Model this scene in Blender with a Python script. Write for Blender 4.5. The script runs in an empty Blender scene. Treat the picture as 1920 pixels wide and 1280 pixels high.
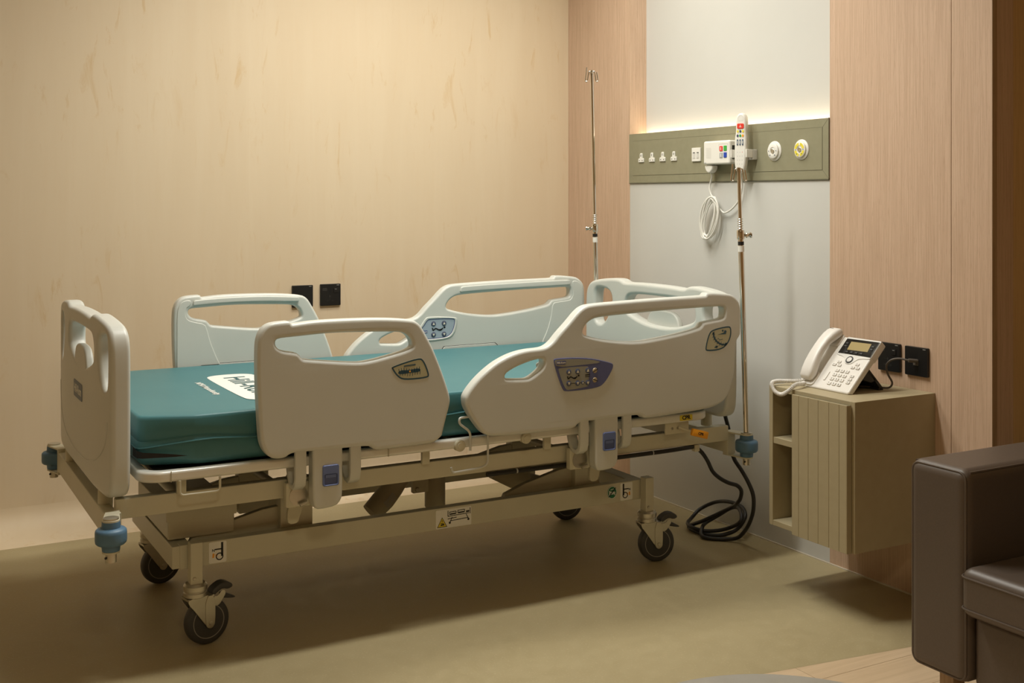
import bpy, bmesh, math, random
from mathutils import Vector, Matrix
random.seed(7)
S = bpy.context.scene
COL = S.collection
PI = math.pi

# ------------------------------------------------------------------ camera
FPX, HORIZ, YAW, CAMZ = 2170.0, 372.0, math.radians(29.1), 1.2
cam_d = bpy.data.cameras.new('camera')
cam_d.sensor_fit = 'HORIZONTAL'; cam_d.sensor_width = 36.0
cam_d.lens = 36.0 * FPX / 1920.0
cam_d.shift_y = -(640.0 - HORIZ) / 1920.0
cam_d.clip_start = 0.05
cam = bpy.data.objects.new('camera', cam_d); COL.objects.link(cam)
cam.location = (0, 0, CAMZ)
cam.rotation_euler = (PI / 2, 0, -YAW)
S.camera = cam

# ------------------------------------------------------------------ world, lights, exposure
w = bpy.data.worlds.new('world'); S.world = w; w.use_nodes = True
bgn = w.node_tree.nodes['Background']
bgn.inputs[0].default_value = (0.9, 0.75, 0.55, 1); bgn.inputs[1].default_value = 0.02
S.view_settings.view_transform = 'Standard'; S.view_settings.look = 'None'
S.view_settings.gamma = 1.0; S.view_settings.use_curve_mapping = False
S.view_settings.exposure = 0.0
CEIL = 2.62

def area(name, loc, sx, sy, power, color, rot=(0, 0, 0), spread=180):
    d = bpy.data.lights.new(name, 'AREA'); d.shape = 'RECTANGLE'; d.size = sx; d.size_y = sy
    d.energy = power; d.color = color; d.spread = math.radians(spread)
    o = bpy.data.objects.new(name, d); COL.objects.link(o); o.location = loc; o.rotation_euler = rot
    return o

# the ceiling's two luminaires: one over the near bed side, one over the far side nearer the head; then an added fill
LUMS = [(1.45, 2.83, 1.10, 0.16, 26.0, (1.0, 0.995, 0.925), 160, 'long recessed ceiling light above the near side of the bed'),
        (1.80, 3.55, 1.50, 0.40, 17.5, (1.0, 0.985, 0.905), 155, 'wide recessed ceiling light above the far side of the bed'),
        (0.20, -0.20, 0.40, 0.40, 13.0, (1.0, 0.86, 0.56), 180, 'square fill light added above the viewer')]  # unseen fill light, added to brighten the faces turned to the viewer
for lx, ly, sx, sy, pw_, lc_, sp2_, _ in LUMS:
    area('luminaire_or_fill_light', (lx, ly, CEIL - 0.035), sx, sy, pw_, lc_, spread=sp2_)

# ------------------------------------------------------------------ materials
def mat(name, col, rough=0.5, metal=0.0, spec=0.5, coat=0.0, nodes=None):
    m = bpy.data.materials.new(name); m.use_nodes = True
    b = m.node_tree.nodes['Principled BSDF']
    b.inputs['Base Color'].default_value = (*col, 1); b.inputs['Roughness'].default_value = rough
    b.inputs['Metallic'].default_value = metal; b.inputs['Specular IOR Level'].default_value = spec
    b.inputs['Coat Weight'].default_value = coat
    if nodes: nodes(m.node_tree, b)
    return m

def tex_noise(nt, scale, sc3=(1, 1, 1), detail=4, rough=0.55, dist=0.0, coord='Object'):
    tc = nt.nodes.new('ShaderNodeTexCoord'); mp = nt.nodes.new('ShaderNodeMapping')
    mp.inputs['Scale'].default_value = sc3
    nt.links.new(tc.outputs[coord], mp.inputs[0])
    n = nt.nodes.new('ShaderNodeTexNoise'); n.inputs['Scale'].default_value = scale
    n.inputs['Detail'].default_value = detail; n.inputs['Roughness'].default_value = rough
    n.inputs['Distortion'].default_value = dist
    nt.links.new(mp.outputs[0], n.inputs['Vector'])
    return n.outputs['Fac']

def ramp(nt, fac, stops):
    r = nt.nodes.new('ShaderNodeValToRGB'); e = r.color_ramp.elements
    while len(e) < len(stops): e.new(0.5)
    for i, (p, c) in enumerate(stops):
        e[i].position = p; e[i].color = (*c, 1) if len(c) == 3 else c
    nt.links.new(fac, r.inputs[0]); return r.outputs[0]

def mixc(nt, fac, a, b, mode='MIX'):
    m = nt.nodes.new('ShaderNodeMix'); m.data_type = 'RGBA'; m.blend_type = mode
    if isinstance(fac, float): m.inputs[0].default_value = fac
    else: nt.links.new(fac, m.inputs[0])
    for s, v in ((6, a), (7, b)):
        if isinstance(v, tuple): m.inputs[s].default_value = (*v, 1)
        else: nt.links.new(v, m.inputs[s])
    return m.outputs[2]

def bump(nt, b, fac, strength, dist=0.001):
    n = nt.nodes.new('ShaderNodeBump'); n.inputs['Strength'].default_value = strength
    n.inputs['Distance'].default_value = dist
    nt.links.new(fac, n.inputs['Height']); nt.links.new(n.outputs[0], b.inputs['Normal'])

def n_stone(nt, b):          # cream wall sheet with ochre streaks that run upright
    big = tex_noise(nt, 1.3, (1, 1, 0.35), 3)
    streak = tex_noise(nt, 9.0, (1.0, 1, 0.10), 6, 0.6, 0.6)
    fine = tex_noise(nt, 60.0, (1, 1, 0.08), 3)
    drops = tex_noise(nt, 17.0, (1, 1, 0.22), 7, 0.70, 0.9)
    gate = tex_noise(nt, 3.0, (1, 1, 0.5), 2)
    c = ramp(nt, big, [(0.3, (0.675, 0.545, 0.378)), (0.7, (0.72, 0.590, 0.418))])
    c = mixc(nt, ramp(nt, streak, [(0.45, (0, 0, 0)), (0.75, (0.35, 0.35, 0.35))]), c, (0.76, 0.645, 0.475))
    c = mixc(nt, ramp(nt, fine, [(0.5, (0, 0, 0)), (0.8, (0.12, 0.12, 0.12))]), c, (0.66, 0.49, 0.29))
    d = nt.nodes.new('ShaderNodeMath'); d.operation = 'MULTIPLY'
    nt.links.new(ramp(nt, drops, [(0.575, (0, 0, 0)), (0.68, (0.62, 0.62, 0.62))]), d.inputs[0])
    nt.links.new(ramp(nt, gate, [(0.40, (0, 0, 0)), (0.56, (1, 1, 1))]), d.inputs[1])
    c = mixc(nt, d.outputs[0], c, (0.60, 0.41, 0.20))
    nt.links.new(c, b.inputs['Base Color'])

def n_wood(a, bcol, dark, ax='Y', fine=150, strength=1.0):
    def f(nt, b):
        sc = (1, 1, 0.018) if ax != 'H' else (0.03, 1, 1)
        g = tex_noise(nt, fine, sc, 3, 0.6)
        g2 = tex_noise(nt, fine * 0.2, sc, 3, 0.6)
        p = tex_noise(nt, fine * 2.2, (1, 1, 0.05) if ax != 'H' else (0.05, 1, 1), 2, 0.5)
        c = ramp(nt, g2, [(0.25, a), (0.75, bcol)])
        c = mixc(nt, ramp(nt, g, [(0.42, (0.55 * strength,) * 3), (0.58, (0, 0, 0))]), c, dark)
        c = mixc(nt, ramp(nt, p, [(0.32, (0.7 * strength,) * 3), (0.40, (0, 0, 0))]), c, dark)
        nt.links.new(c, b.inputs['Base Color'])
        bump(nt, b, g, 0.15, 0.0006)
    return f

def n_floor(nt, b):
    big = tex_noise(nt, 2.2, (1, 1, 1), 4)
    mid = tex_noise(nt, 22, (1, 1, 1), 5, 0.65)
    spk = tex_noise(nt, 160, (1, 1, 1), 2)
    c = ramp(nt, big, [(0.3, (0.365, 0.297, 0.163)), (0.7, (0.405, 0.333, 0.188))])
    c = mixc(nt, ramp(nt, mid, [(0.4, (0, 0, 0)), (0.7, (0.35, 0.35, 0.35))]), c, (0.455, 0.380, 0.225))
    c = mixc(nt, ramp(nt, spk, [(0.60, (0, 0, 0)), (0.72, (0.45, 0.45, 0.45))]), c, (0.54, 0.455, 0.28))
    nt.links.new(c, b.inputs['Base Color'])
    r = ramp(nt, mid, [(0.3, (0.42,) * 3), (0.7, (0.56,) * 3)])
    nt.links.new(r, b.inputs['Roughness'])
    bump(nt, b, mid, 0.06, 0.001)

def n_grain(c0, c1, scale, bs=0.05, sc3=(1, 1, 1)):
    def f(nt, b):
        g = tex_noise(nt, scale, sc3, 4)
        nt.links.new(ramp(nt, g, [(0.3, c0), (0.7, c1)]), b.inputs['Base Color'])
        bump(nt, b, g, bs, 0.001)
    return f

M = {}
M['stone'] = mat('cream_wall_sheet', (0.72, 0.57, 0.37), 0.55, spec=0.35, nodes=n_stone)
M['wood'] = mat('pink_oak_veneer', (0.55, 0.37, 0.25), 0.55, spec=0.3, nodes=n_wood((0.585, 0.415, 0.295), (0.63, 0.455, 0.33), (0.44, 0.295, 0.195), fine=240, strength=0.75))
M['wood_return'] = mat('shade_toned_oak_veneer', (0.40, 0.24, 0.12), 0.55, spec=0.3, nodes=n_wood((0.58, 0.395, 0.195), (0.63, 0.43, 0.215), (0.46, 0.30, 0.15), fine=240, strength=0.6))  # same oak as the wall panels, with warm shade mixed into its colour
M['grey'] = mat('light_grey_laminate', (0.60, 0.60, 0.565), 0.5, spec=0.35, nodes=n_grain((0.59, 0.585, 0.55), (0.61, 0.605, 0.575), 3, 0.0))
M['floor'] = mat('olive_vinyl_floor', (0.3, 0.23, 0.13), 0.5, spec=0.35, nodes=n_floor)
M['plank'] = mat('pale_wood_plank', (0.6, 0.45, 0.28), 0.5, spec=0.35, nodes=n_wood((0.58, 0.43, 0.27), (0.66, 0.50, 0.33), (0.50, 0.36, 0.22), 'H', 60, 0.6))
M['ceiling'] = mat('ceiling_paint', (0.78, 0.74, 0.66), 0.8, nodes=n_grain((0.77, 0.73, 0.65), (0.79, 0.75, 0.67), 30, 0.02))
M['sealant'] = mat('pale_sealant', (0.62, 0.56, 0.45), 0.6)
M['olive'] = mat('olive_laminate', (0.27, 0.255, 0.165), 0.5, spec=0.35, nodes=n_grain((0.262, 0.246, 0.158), (0.282, 0.265, 0.174), 40, 0.02))
M['olive_dark'] = mat('olive_laminate_edge', (0.16, 0.15, 0.095), 0.6)
M['cab'] = mat('khaki_laminate', (0.40, 0.335, 0.205), 0.48, spec=0.35, nodes=n_grain((0.39, 0.326, 0.20), (0.41, 0.345, 0.215), 30, 0.02))
M['rail'] = mat('off_white_plastic', (0.70, 0.685, 0.62), 0.36, spec=0.5, nodes=n_grain((0.61, 0.618, 0.572), (0.625, 0.633, 0.588), 6, 0.0))
M['grip'] = mat('pale_grey_plastic', (0.60, 0.605, 0.57), 0.45)
M['frame'] = mat('beige_frame_paint', (0.47, 0.425, 0.325), 0.42, spec=0.5, nodes=n_grain((0.60, 0.565, 0.43), (0.62, 0.585, 0.45), 12, 0.01))
M['deck'] = mat('satin_aluminium', (0.60, 0.575, 0.50), 0.32, metal=0.15, nodes=n_grain((0.78, 0.765, 0.70), (0.80, 0.785, 0.72), 25, 0.01))
M['deckplate'] = mat('dark_deck_plate', (0.08, 0.075, 0.065), 0.6)
M['motor'] = mat('taupe_motor_plastic', (0.47, 0.43, 0.325), 0.5)
M['teal'] = mat('teal_mattress_cover', (0.03, 0.155, 0.165), 0.46, spec=0.4, nodes=n_grain((0.050, 0.172, 0.192), (0.058, 0.186, 0.206), 5, 0.03))
M['tealdark'] = mat('dark_teal_seam', (0.018, 0.06, 0.065), 0.5)
M['zip'] = mat('dark_opening', (0.012, 0.010, 0.010), 0.7)
M['white_print'] = mat('white_print', (0.80, 0.80, 0.76), 0.5)
M['teal_print'] = mat('teal_print', (0.015, 0.085, 0.095), 0.5)
M['bumper'] = mat('blue_bumper_plastic', (0.05, 0.14, 0.26), 0.45, nodes=n_grain((0.085, 0.180, 0.285), (0.098, 0.195, 0.305), 25, 0.05))
M['latch'] = mat('blue_latch_plastic', (0.13, 0.18, 0.40), 0.4)
M['latch_d'] = mat('blue_latch_recess', (0.08, 0.11, 0.26), 0.45)
M['badge'] = mat('blue_grey_badge', (0.10, 0.14, 0.20), 0.45)
M['panel_blue'] = mat('violet_blue_panel', (0.115, 0.13, 0.28), 0.35)
M['panel_grey'] = mat('grey_keypad_panel', (0.31, 0.31, 0.265), 0.4)
M['panel_pale'] = mat('pale_blue_keypad', (0.36, 0.43, 0.50), 0.4)
M['button'] = mat('blue_grey_button', (0.07, 0.085, 0.14), 0.3)
M['arrow'] = mat('cream_arrow_print', (0.78, 0.72, 0.58), 0.5)
M['knob'] = mat('tan_key_switch', (0.45, 0.36, 0.22), 0.4)
M['ink'] = mat('black_ink', (0.008, 0.008, 0.010), 0.5)
M['ink_teal'] = mat('dark_blue_ink', (0.03, 0.085, 0.13), 0.5)
M['khaki_lbl'] = mat('khaki_label', (0.50, 0.485, 0.33), 0.5)
M['sticker'] = mat('white_sticker', (0.86, 0.84, 0.78), 0.45)
M['yellow'] = mat('yellow_sticker', (0.78, 0.62, 0.04), 0.45)
M['orange'] = mat('orange_tag', (0.85, 0.36, 0.02), 0.45)
M['green'] = mat('green_sticker', (0.01, 0.15, 0.06), 0.45)
M['red'] = mat('red_button', (0.75, 0.045, 0.025), 0.4)
M['greenb'] = mat('green_button', (0.05, 0.40, 0.06), 0.4)
M['blueb'] = mat('blue_button', (0.015, 0.06, 0.42), 0.4)
M['greyb'] = mat('grey_button', (0.40, 0.41, 0.41), 0.4)
M['steel'] = mat('zinc_steel', (0.56, 0.53, 0.45), 0.32, metal=0.85, nodes=n_grain((0.52, 0.49, 0.41), (0.60, 0.57, 0.49), 18, 0.03))
M['chrome'] = mat('chrome', (0.72, 0.69, 0.63), 0.10, metal=1.0)
M['tyre'] = mat('dark_grey_tyre', (0.055, 0.054, 0.052), 0.55)
M['hub'] = mat('grey_wheel_hub', (0.16, 0.15, 0.135), 0.5)
M['hubring'] = mat('grey_wheel_ring', (0.27, 0.255, 0.23), 0.5)
M['black'] = mat('black_rubber', (0.012, 0.011, 0.010), 0.45)
M['socket'] = mat('black_socket_plastic', (0.009, 0.009, 0.009), 0.35)
M['sockmark'] = mat('pale_grey_mark', (0.42, 0.42, 0.40), 0.5)
M['white'] = mat('warm_white_plastic', (0.80, 0.78, 0.72), 0.38)
M['white2'] = mat('pale_grey_white_plastic', (0.64, 0.625, 0.58), 0.42)
M['hole'] = mat('socket_hole', (0.02, 0.02, 0.018), 0.6)
M['pyellow'] = mat('yellow_ring_print', (0.78, 0.66, 0.06), 0.45)
M['phone'] = mat('cream_phone_plastic', (0.77, 0.745, 0.70), 0.36)
M['phone_silver'] = mat('silver_phone_plastic', (0.72, 0.71, 0.68), 0.3, metal=0.3)
M['glass'] = mat('black_phone_glass', (0.01, 0.01, 0.01), 0.12)
M['lcd'] = mat('amber_display', (0.36, 0.28, 0.12), 0.25)
M['stand'] = mat('black_phone_stand', (0.02, 0.018, 0.016), 0.5)
M['leather'] = mat('brown_leather', (0.075, 0.052, 0.040), 0.42, spec=0.5, nodes=n_grain((0.098, 0.074, 0.057), (0.108, 0.083, 0.065), 220, 0.08))
M['leather_seam'] = mat('brown_leather_piping', (0.100, 0.076, 0.059), 0.45)
M['legwood'] = mat('oak_leg', (0.40, 0.27, 0.15), 0.5, nodes=n_wood((0.38, 0.26, 0.15), (0.44, 0.30, 0.18), (0.30, 0.19, 0.10)))
M['table'] = mat('grey_table_top', (0.40, 0.385, 0.345), 0.45, nodes=n_grain((0.385, 0.37, 0.33), (0.415, 0.40, 0.36), 35, 0.03))
M['cable_grey'] = mat('grey_cable', (0.10, 0.085, 0.07), 0.45)
def emit(name, col, strength):
    m = mat(name, col, 0.5)
    b = m.node_tree.nodes['Principled BSDF']
    b.inputs['Emission Color'].default_value = (*col, 1); b.inputs['Emission Strength'].default_value = strength
    return m
M['led'] = emit('warm_led_strip', (1.0, 0.82, 0.58), 11.0)
M['diffuser'] = emit('luminaire_diffuser', (1.0, 0.9, 0.75), 3.0)

# ------------------------------------------------------------------ helpers
WLOC = {}
def wloc(o): return WLOC.get(o.name, Vector((0, 0, 0))) if o else Vector((0, 0, 0))

def tag(o, label=None, cat=None, group=None, kind=None):
    if label: o['label'] = label
    if cat: o['category'] = cat
    if group: o['group'] = group
    if kind: o['kind'] = kind
    return o

def thing(name, loc, label, cat, group=None, parent=None):
    o = bpy.data.objects.new(name, None); COL.objects.link(o)
    o.empty_display_size = 0.05
    o.location = Vector(loc) - wloc(parent)
    if parent: o.parent = parent
    WLOC[o.name] = Vector(loc)
    return tag(o, label, cat, group)

def fin(name, src, material, parent=None, smooth=True, angle=35, wn=False, label=None):
    """src: bmesh or mesh in WORLD coordinates -> object, origin at bottom centre"""
    if isinstance(src, bmesh.types.BMesh):
        me = bpy.data.meshes.new(name); src.to_mesh(me); src.free()
    else: me = src; me.name = name
    xs = [v.co for v in me.vertices]
    lo = Vector((min(v[i] for v in xs) for i in range(3))); hi = Vector((max(v[i] for v in xs) for i in range(3)))
    c = Vector(((lo.x + hi.x) / 2, (lo.y + hi.y) / 2, lo.z))
    me.transform(Matrix.Translation(-c))
    o = bpy.data.objects.new(name, me); COL.objects.link(o)
    me.materials.clear(); me.materials.append(M[material] if isinstance(material, str) else material)
    if smooth:
        for p in me.polygons: p.use_smooth = True
        me.set_sharp_from_angle(angle=math.radians(angle))
    o.location = c - wloc(parent)
    if parent: o.parent = parent
    WLOC[o.name] = c
    if wn:
        md = o.modifiers.new('wn', 'WEIGHTED_NORMAL'); md.keep_sharp = True; md.weight = 90
    if label: o['label'] = label
    return o

def bm_box(bm, lo, hi, mtx=None):
    lo, hi = Vector(lo), Vector(hi)
    vs = []
    for z in (lo.z, hi.z):
        for x, y in ((lo.x, lo.y), (hi.x, lo.y), (hi.x, hi.y), (lo.x, hi.y)):
            v = Vector((x, y, z)); vs.append(bm.verts.new(mtx @ v if mtx else v))
    fs = [(3, 2, 1, 0), (4, 5, 6, 7), (0, 1, 5, 4), (1, 2, 6, 5), (2, 3, 7, 6), (3, 0, 4, 7)]
    return [bm.faces.new([vs[i] for i in f]) for f in fs]

def box(name, lo, hi, material, parent=None, bev=0.0, seg=2, mtx=None, label=None):
    bm = bmesh.new(); bm_box(bm, lo, hi, mtx)
    bmesh.ops.recalc_face_normals(bm, faces=bm.faces)
    if bev > 0:
        bmesh.ops.bevel(bm, geom=list(bm.edges), offset=bev, segments=seg, profile=0.5, affect='EDGES', clamp_overlap=True)
    return fin(name, bm, material, parent, smooth=bev > 0, angle=40, wn=bev > 0, label=label)

def frames(path, closed=False):
    n = len(path); out = []
    def tang(i):
        if closed: d = path[(i + 1) % n] - path[(i - 1) % n]
        else: d = path[min(i + 1, n - 1)] - path[max(i - 1, 0)]
        return d.normalized() if d.length > 1e-9 else Vector((0, 0, 1))
    t = tang(0); up = Vector((0, 0, 1)) if abs(t.z) < 0.9 else Vector((0, 1, 0))
    a = t.cross(up).normalized()
    for i in range(n):
        t2 = tang(i); a = (a - t2 * a.dot(t2))
        a = a.normalized() if a.length > 1e-6 else t2.orthogonal().normalized()
        out.append((path[i], t2, a, t2.cross(a).normalized()))
    return out

def bm_tube(bm, path, r, n=10, closed=False, cap=True):
    path = [Vector(p) for p in path]
    rr = r if isinstance(r, (list, tuple)) else [r] * len(path)
    rings = []
    for (p, t, a, b), q in zip(frames(path, closed), rr):
        rings.append([bm.verts.new(p + (a * math.cos(2 * PI * k / n) + b * math.sin(2 * PI * k / n)) * q) for k in range(n)])
    m = len(rings)
    for i in range(m if closed else m - 1):
        A, B = rings[i], rings[(i + 1) % m]
        for k in range(n): bm.faces.new((A[k], A[(k + 1) % n], B[(k + 1) % n], B[k]))
    if cap and not closed:
        bm.faces.new(rings[0][::-1]); bm.faces.new(rings[-1])

def tube(name, path, r, material, parent=None, n=10, closed=False, label=None):
    bm = bmesh.new(); bm_tube(bm, path, r, n, closed)
    bmesh.ops.recalc_face_normals(bm, faces=bm.faces)
    return fin(name, bm, material, parent, angle=50, label=label)

def smooth_path(pts, n=6, closed=False):
    pts = [Vector(p) for p in pts]; m = len(pts); out = []
    rng = range(m) if closed else range(m - 1)
    for i in rng:
        if closed: p0, p1, p2, p3 = pts[(i - 1) % m], pts[i], pts[(i + 1) % m], pts[(i + 2) % m]
        else: p0, p1, p2, p3 = pts[max(i - 1, 0)], pts[i], pts[i + 1], pts[min(i + 2, m - 1)]
        for k in range(n):
            t = k / n
            out.append(0.5 * ((2 * p1) + (p2 - p0) * t + (2 * p0 - 5 * p1 + 4 * p2 - p3) * t * t + (3 * p1 - p0 - 3 * p2 + p3) * t ** 3))
    if not closed: out.append(pts[-1])
    return out

def round_path(pts, r, n=5):
    """polyline with filleted corners"""
    pts = [Vector(p) for p in pts]; out = [pts[0]]
    for i in range(1, len(pts) - 1):
        a, b, c = pts[i - 1], pts[i], pts[i + 1]
        d1 = (a - b); d2 = (c - b); q = min(r, d1.length * .49, d2.length * .49)
        s, e = b + d1.normalized() * q, b + d2.normalized() * q
        for k in range(n + 1):
            t = k / n; out.append(s * (1 - t) ** 2 + b * 2 * t * (1 - t) + e * t * t)
    out.append(pts[-1]); return out

def bm_lathe(bm, prof, mtx, n=24):
    rings = []
    for r, z in prof:
        if r < 1e-6: rings.append([bm.verts.new(mtx @ Vector((0, 0, z)))])
        else: rings.append([bm.verts.new(mtx @ Vector((r * math.cos(2 * PI * k / n), r * math.sin(2 * PI * k / n), z))) for k in range(n)])
    for A, B in zip(rings[:-1], rings[1:]):
        if len(A) == 1 and len(B) == 1: continue
        for k in range(n):
            k2 = (k + 1) % n
            if len(A) == 1: bm.faces.new((A[0], B[k], B[k2]))
            elif len(B) == 1: bm.faces.new((A[k], A[k2], B[0]))
            else: bm.faces.new((A[k], A[k2], B[k2], B[k]))
    for R in (rings[0], rings[-1]):
        if len(R) > 1: bm.faces.new(R)

def lathe(name, prof, loc, axis, material, parent=None, n=24, angle=35, label=None):
    ax = Vector(axis).normalized()
    mtx = Matrix.Translation(Vector(loc)) @ ax.to_track_quat('Z', 'Y').to_matrix().to_4x4()
    bm = bmesh.new(); bm_lathe(bm, prof, mtx, n)
    bmesh.ops.recalc_face_normals(bm, faces=bm.faces)
    return fin(name, bm, material, parent, angle=angle, label=label)

def chaikin(pts, it=2):
    for _ in range(it):
        out = []
        for i in range(len(pts)):
            a, b = pts[i], pts[(i + 1) % len(pts)]
            out.append((a[0] * .75 + b[0] * .25, a[1] * .75 + b[1] * .25))
            out.append((a[0] * .25 + b[0] * .75, a[1] * .25 + b[1] * .75))
        pts = out
    return pts

def rrect(x0, y0, x1, y1, r, n=5):
    out = []
    for cx, cy, a0 in ((x1 - r, y1 - r, 0), (x0 + r, y1 - r, 90), (x0 + r, y0 + r, 180), (x1 - r, y0 + r, 270)):
        for k in range(n + 1):
            a = math.radians(a0 + 90 * k / n); out.append((cx + r * math.cos(a), cy + r * math.sin(a)))
    return out

def plate_mesh(loops, thick, bev, fmap, res=3, cuts=None):
    """filled 2-D outline (first loop) with holes, rounded edges; fmap maps (u, v, w) to the world"""
    cu = bpy.data.curves.new('tmp', 'CURVE'); cu.dimensions = '2D'; cu.fill_mode = 'BOTH'
    bev = min(bev, thick / 2 - 1e-5)
    cu.extrude = max(thick / 2 - bev, 0.0); cu.bevel_depth = bev; cu.bevel_resolution = res; cu.offset = -bev
    for lp in loops:
        sp = cu.splines.new('POLY'); sp.points.add(len(lp) - 1); sp.use_cyclic_u = True
        for q, p in zip(sp.points, lp): q.co = (p[0], p[1], 0, 1)
    o = bpy.data.objects.new('tmp', cu); COL.objects.link(o)
    bpy.context.view_layer.update()
    me = bpy.data.meshes.new_from_object(o.evaluated_get(bpy.context.evaluated_depsgraph_get()))
    bpy.data.objects.remove(o); bpy.data.curves.remove(cu)
    bm = bmesh.new(); bm.from_mesh(me); bpy.data.meshes.remove(me)
    bmesh.ops.remove_doubles(bm, verts=bm.verts, dist=1e-5)
    for c in (cuts or []):
        bmesh.ops.bisect_plane(bm, geom=bm.verts[:] + bm.edges[:] + bm.faces[:], plane_co=(c, 0, 0), plane_no=(1, 0, 0), dist=1e-6)
    for v in bm.verts: v.co = Vector(fmap(v.co.x, v.co.y, v.co.z))
    bmesh.ops.recalc_face_normals(bm, faces=bm.faces)
    return bm

def plate(name, loops, thick, bev, fmap, material, parent=None, res=3, label=None, cuts=None):
    return fin(name, plate_mesh(loops, thick, bev, fmap, res, cuts), material, parent, angle=30, wn=True, label=label)

def flat(name, pts, fmap, material, parent=None, thick=0.0006, label=None):
    """thin print or sticker: outline raised by `thick`"""
    bm = bmesh.new()
    A = [bm.verts.new(Vector(fmap(u, v, 0))) for u, v in pts]; B = [bm.verts.new(Vector(fmap(u, v, thick))) for u, v in pts]
    bm.faces.new(A[::-1]); bm.faces.new(B)
    for i in range(len(pts)):
        j = (i + 1) % len(pts); bm.faces.new((A[i], A[j], B[j], B[i]))
    bmesh.ops.recalc_face_normals(bm, faces=bm.faces)
    return fin(name, bm, material, parent, smooth=False, label=label)

def multi_flat(name, polys, fmap, material, parent=None, thick=0.0006):
    bm = bmesh.new()
    for pts in polys:
        A = [bm.verts.new(Vector(fmap(u, v, 0))) for u, v in pts]; B = [bm.verts.new(Vector(fmap(u, v, thick))) for u, v in pts]
        bm.faces.new(A[::-1]); bm.faces.new(B)
        for i in range(len(pts)):
            j = (i + 1) % len(pts); bm.faces.new((A[i], A[j], B[j], B[i]))
    bmesh.ops.recalc_face_normals(bm, faces=bm.faces)
    return fin(name, bm, material, parent, smooth=False)

def circ(cx, cy, r, n=20, ry=None):
    ry = ry or r
    return [(cx + r * math.cos(2 * PI * k / n), cy + ry * math.sin(2 * PI * k / n)) for k in range(n)]

def stroke(p, q, wd):
    dx, dy = q[0] - p[0], q[1] - p[1]; L = math.hypot(dx, dy) or 1; nx, ny = -dy / L * wd / 2, dx / L * wd / 2
    return [(p[0] + nx, p[1] + ny), (p[0] - nx, p[1] - ny), (q[0] - nx, q[1] - ny), (q[0] + nx, q[1] + ny)]

def text(name, s, size, fmap, material, parent=None, bold=0.0, sx=1.0):
    """lettering centred on (0,0) of the (u, v) frame"""
    cu = bpy.data.curves.new('tmp', 'FONT'); cu.body = s; cu.size = size; cu.align_x = 'CENTER'; cu.align_y = 'CENTER'
    cu.extrude = 0.0002; cu.offset = bold; cu.resolution_u = 3
    o = bpy.data.objects.new('tmp', cu); COL.objects.link(o); bpy.context.view_layer.update()
    me = bpy.data.meshes.new_from_object(o.evaluated_get(bpy.context.evaluated_depsgraph_get()))
    bpy.data.objects.remove(o); bpy.data.curves.remove(cu)
    for v in me.vertices: v.co = Vector(fmap(v.co.x * sx, v.co.y, v.co.z + 0.0004))
    bm = bmesh.new(); bm.from_mesh(me); bpy.data.meshes.remove(me)
    bmesh.ops.recalc_face_normals(bm, faces=bm.faces)
    return fin(name, bm, material, parent, smooth=False)

def sub(fmap, u0, v0, w0=0.0, rot=0.0):
    c, s = math.cos(rot), math.sin(rot)
    return lambda u, v, w: fmap(u0 + u * c - v * s, v0 + u * s + v * c, w0 + w)

# ================================================================== SETTING
HW, LW = 2.762, 4.44                 # head wall (X) and left wall (Y)
X0, Y0, XA = -1.8, -1.8, 3.25
GY0, GY1 = 2.815, 3.957              # grey bay
PZ0, PZ1 = 1.265, 1.465              # service panel
ALC = 2.187                          # alcove corner

# floors
def seam_y(x): return 2.262 - 0.12 * (x - 1.834)
bm = bmesh.new()
pts = [(X0, seam_y(X0)), (2.9, seam_y(2.9)), (2.9, LW + 0.05), (X0, LW + 0.05)]
for z in (-0.05, 0.0):
    bm.faces.new([bm.verts.new((x, y, z)) for x, y in pts])
fl = tag(fin('floor', bm, 'floor', smooth=False), kind='structure')
tag(fl, 'olive brown speckled vinyl floor under the bed')
pf = box('floor', (X0, Y0, -0.06), (XA, 2.75, -0.004), 'sealant')
tag(pf, 'pale wood plank floor in front of the armchair', kind='structure')
pw = 0.15
y = 2.75
k = 0
while y > Y0:
    x = X0 + random.uniform(-1.0, 0)
    while x < XA:
        x1 = x + 1.2
        a0, a1 = max(x, X0), min(x1, XA)
        if a1 > a0 + 0.02:
            top = 2.23
            yy0, yy1 = y - pw, y
            # clip to the slanting joint with the vinyl
            g = 0.0006
            R_ = [(a0 + g, yy0 + g), (a1 - g, yy0 + g), (a1 - g, yy1 - g), (a0 + g, yy1 - g)]
            P = []
            for i in range(4):
                p, q = R_[i], R_[(i + 1) % 4]
                dp, dq = seam_y(p[0]) - 0.0005 - p[1], seam_y(q[0]) - 0.0005 - q[1]
                if dp >= 0: P.append(p)
                if (dp >= 0) != (dq >= 0):
                    t = dp / (dp - dq); P.append((p[0] + (q[0] - p[0]) * t, p[1] + (q[1] - p[1]) * t))
            if len(P) >= 3:
                b2 = bmesh.new()
                A = [b2.verts.new((px, py, -0.004)) for px, py in P]
                B = [b2.verts.new((px, py, 0.0)) for px, py in P]
                b2.faces.new(A[::-1]); b2.faces.new(B)
                for i in range(len(P)): b2.faces.new((A[i], A[(i + 1) % len(P)], B[(i + 1) % len(P)], B[i]))
                fin('plank', b2, 'plank', pf, smooth=False)
        x = x1
    y -= pw

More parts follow.
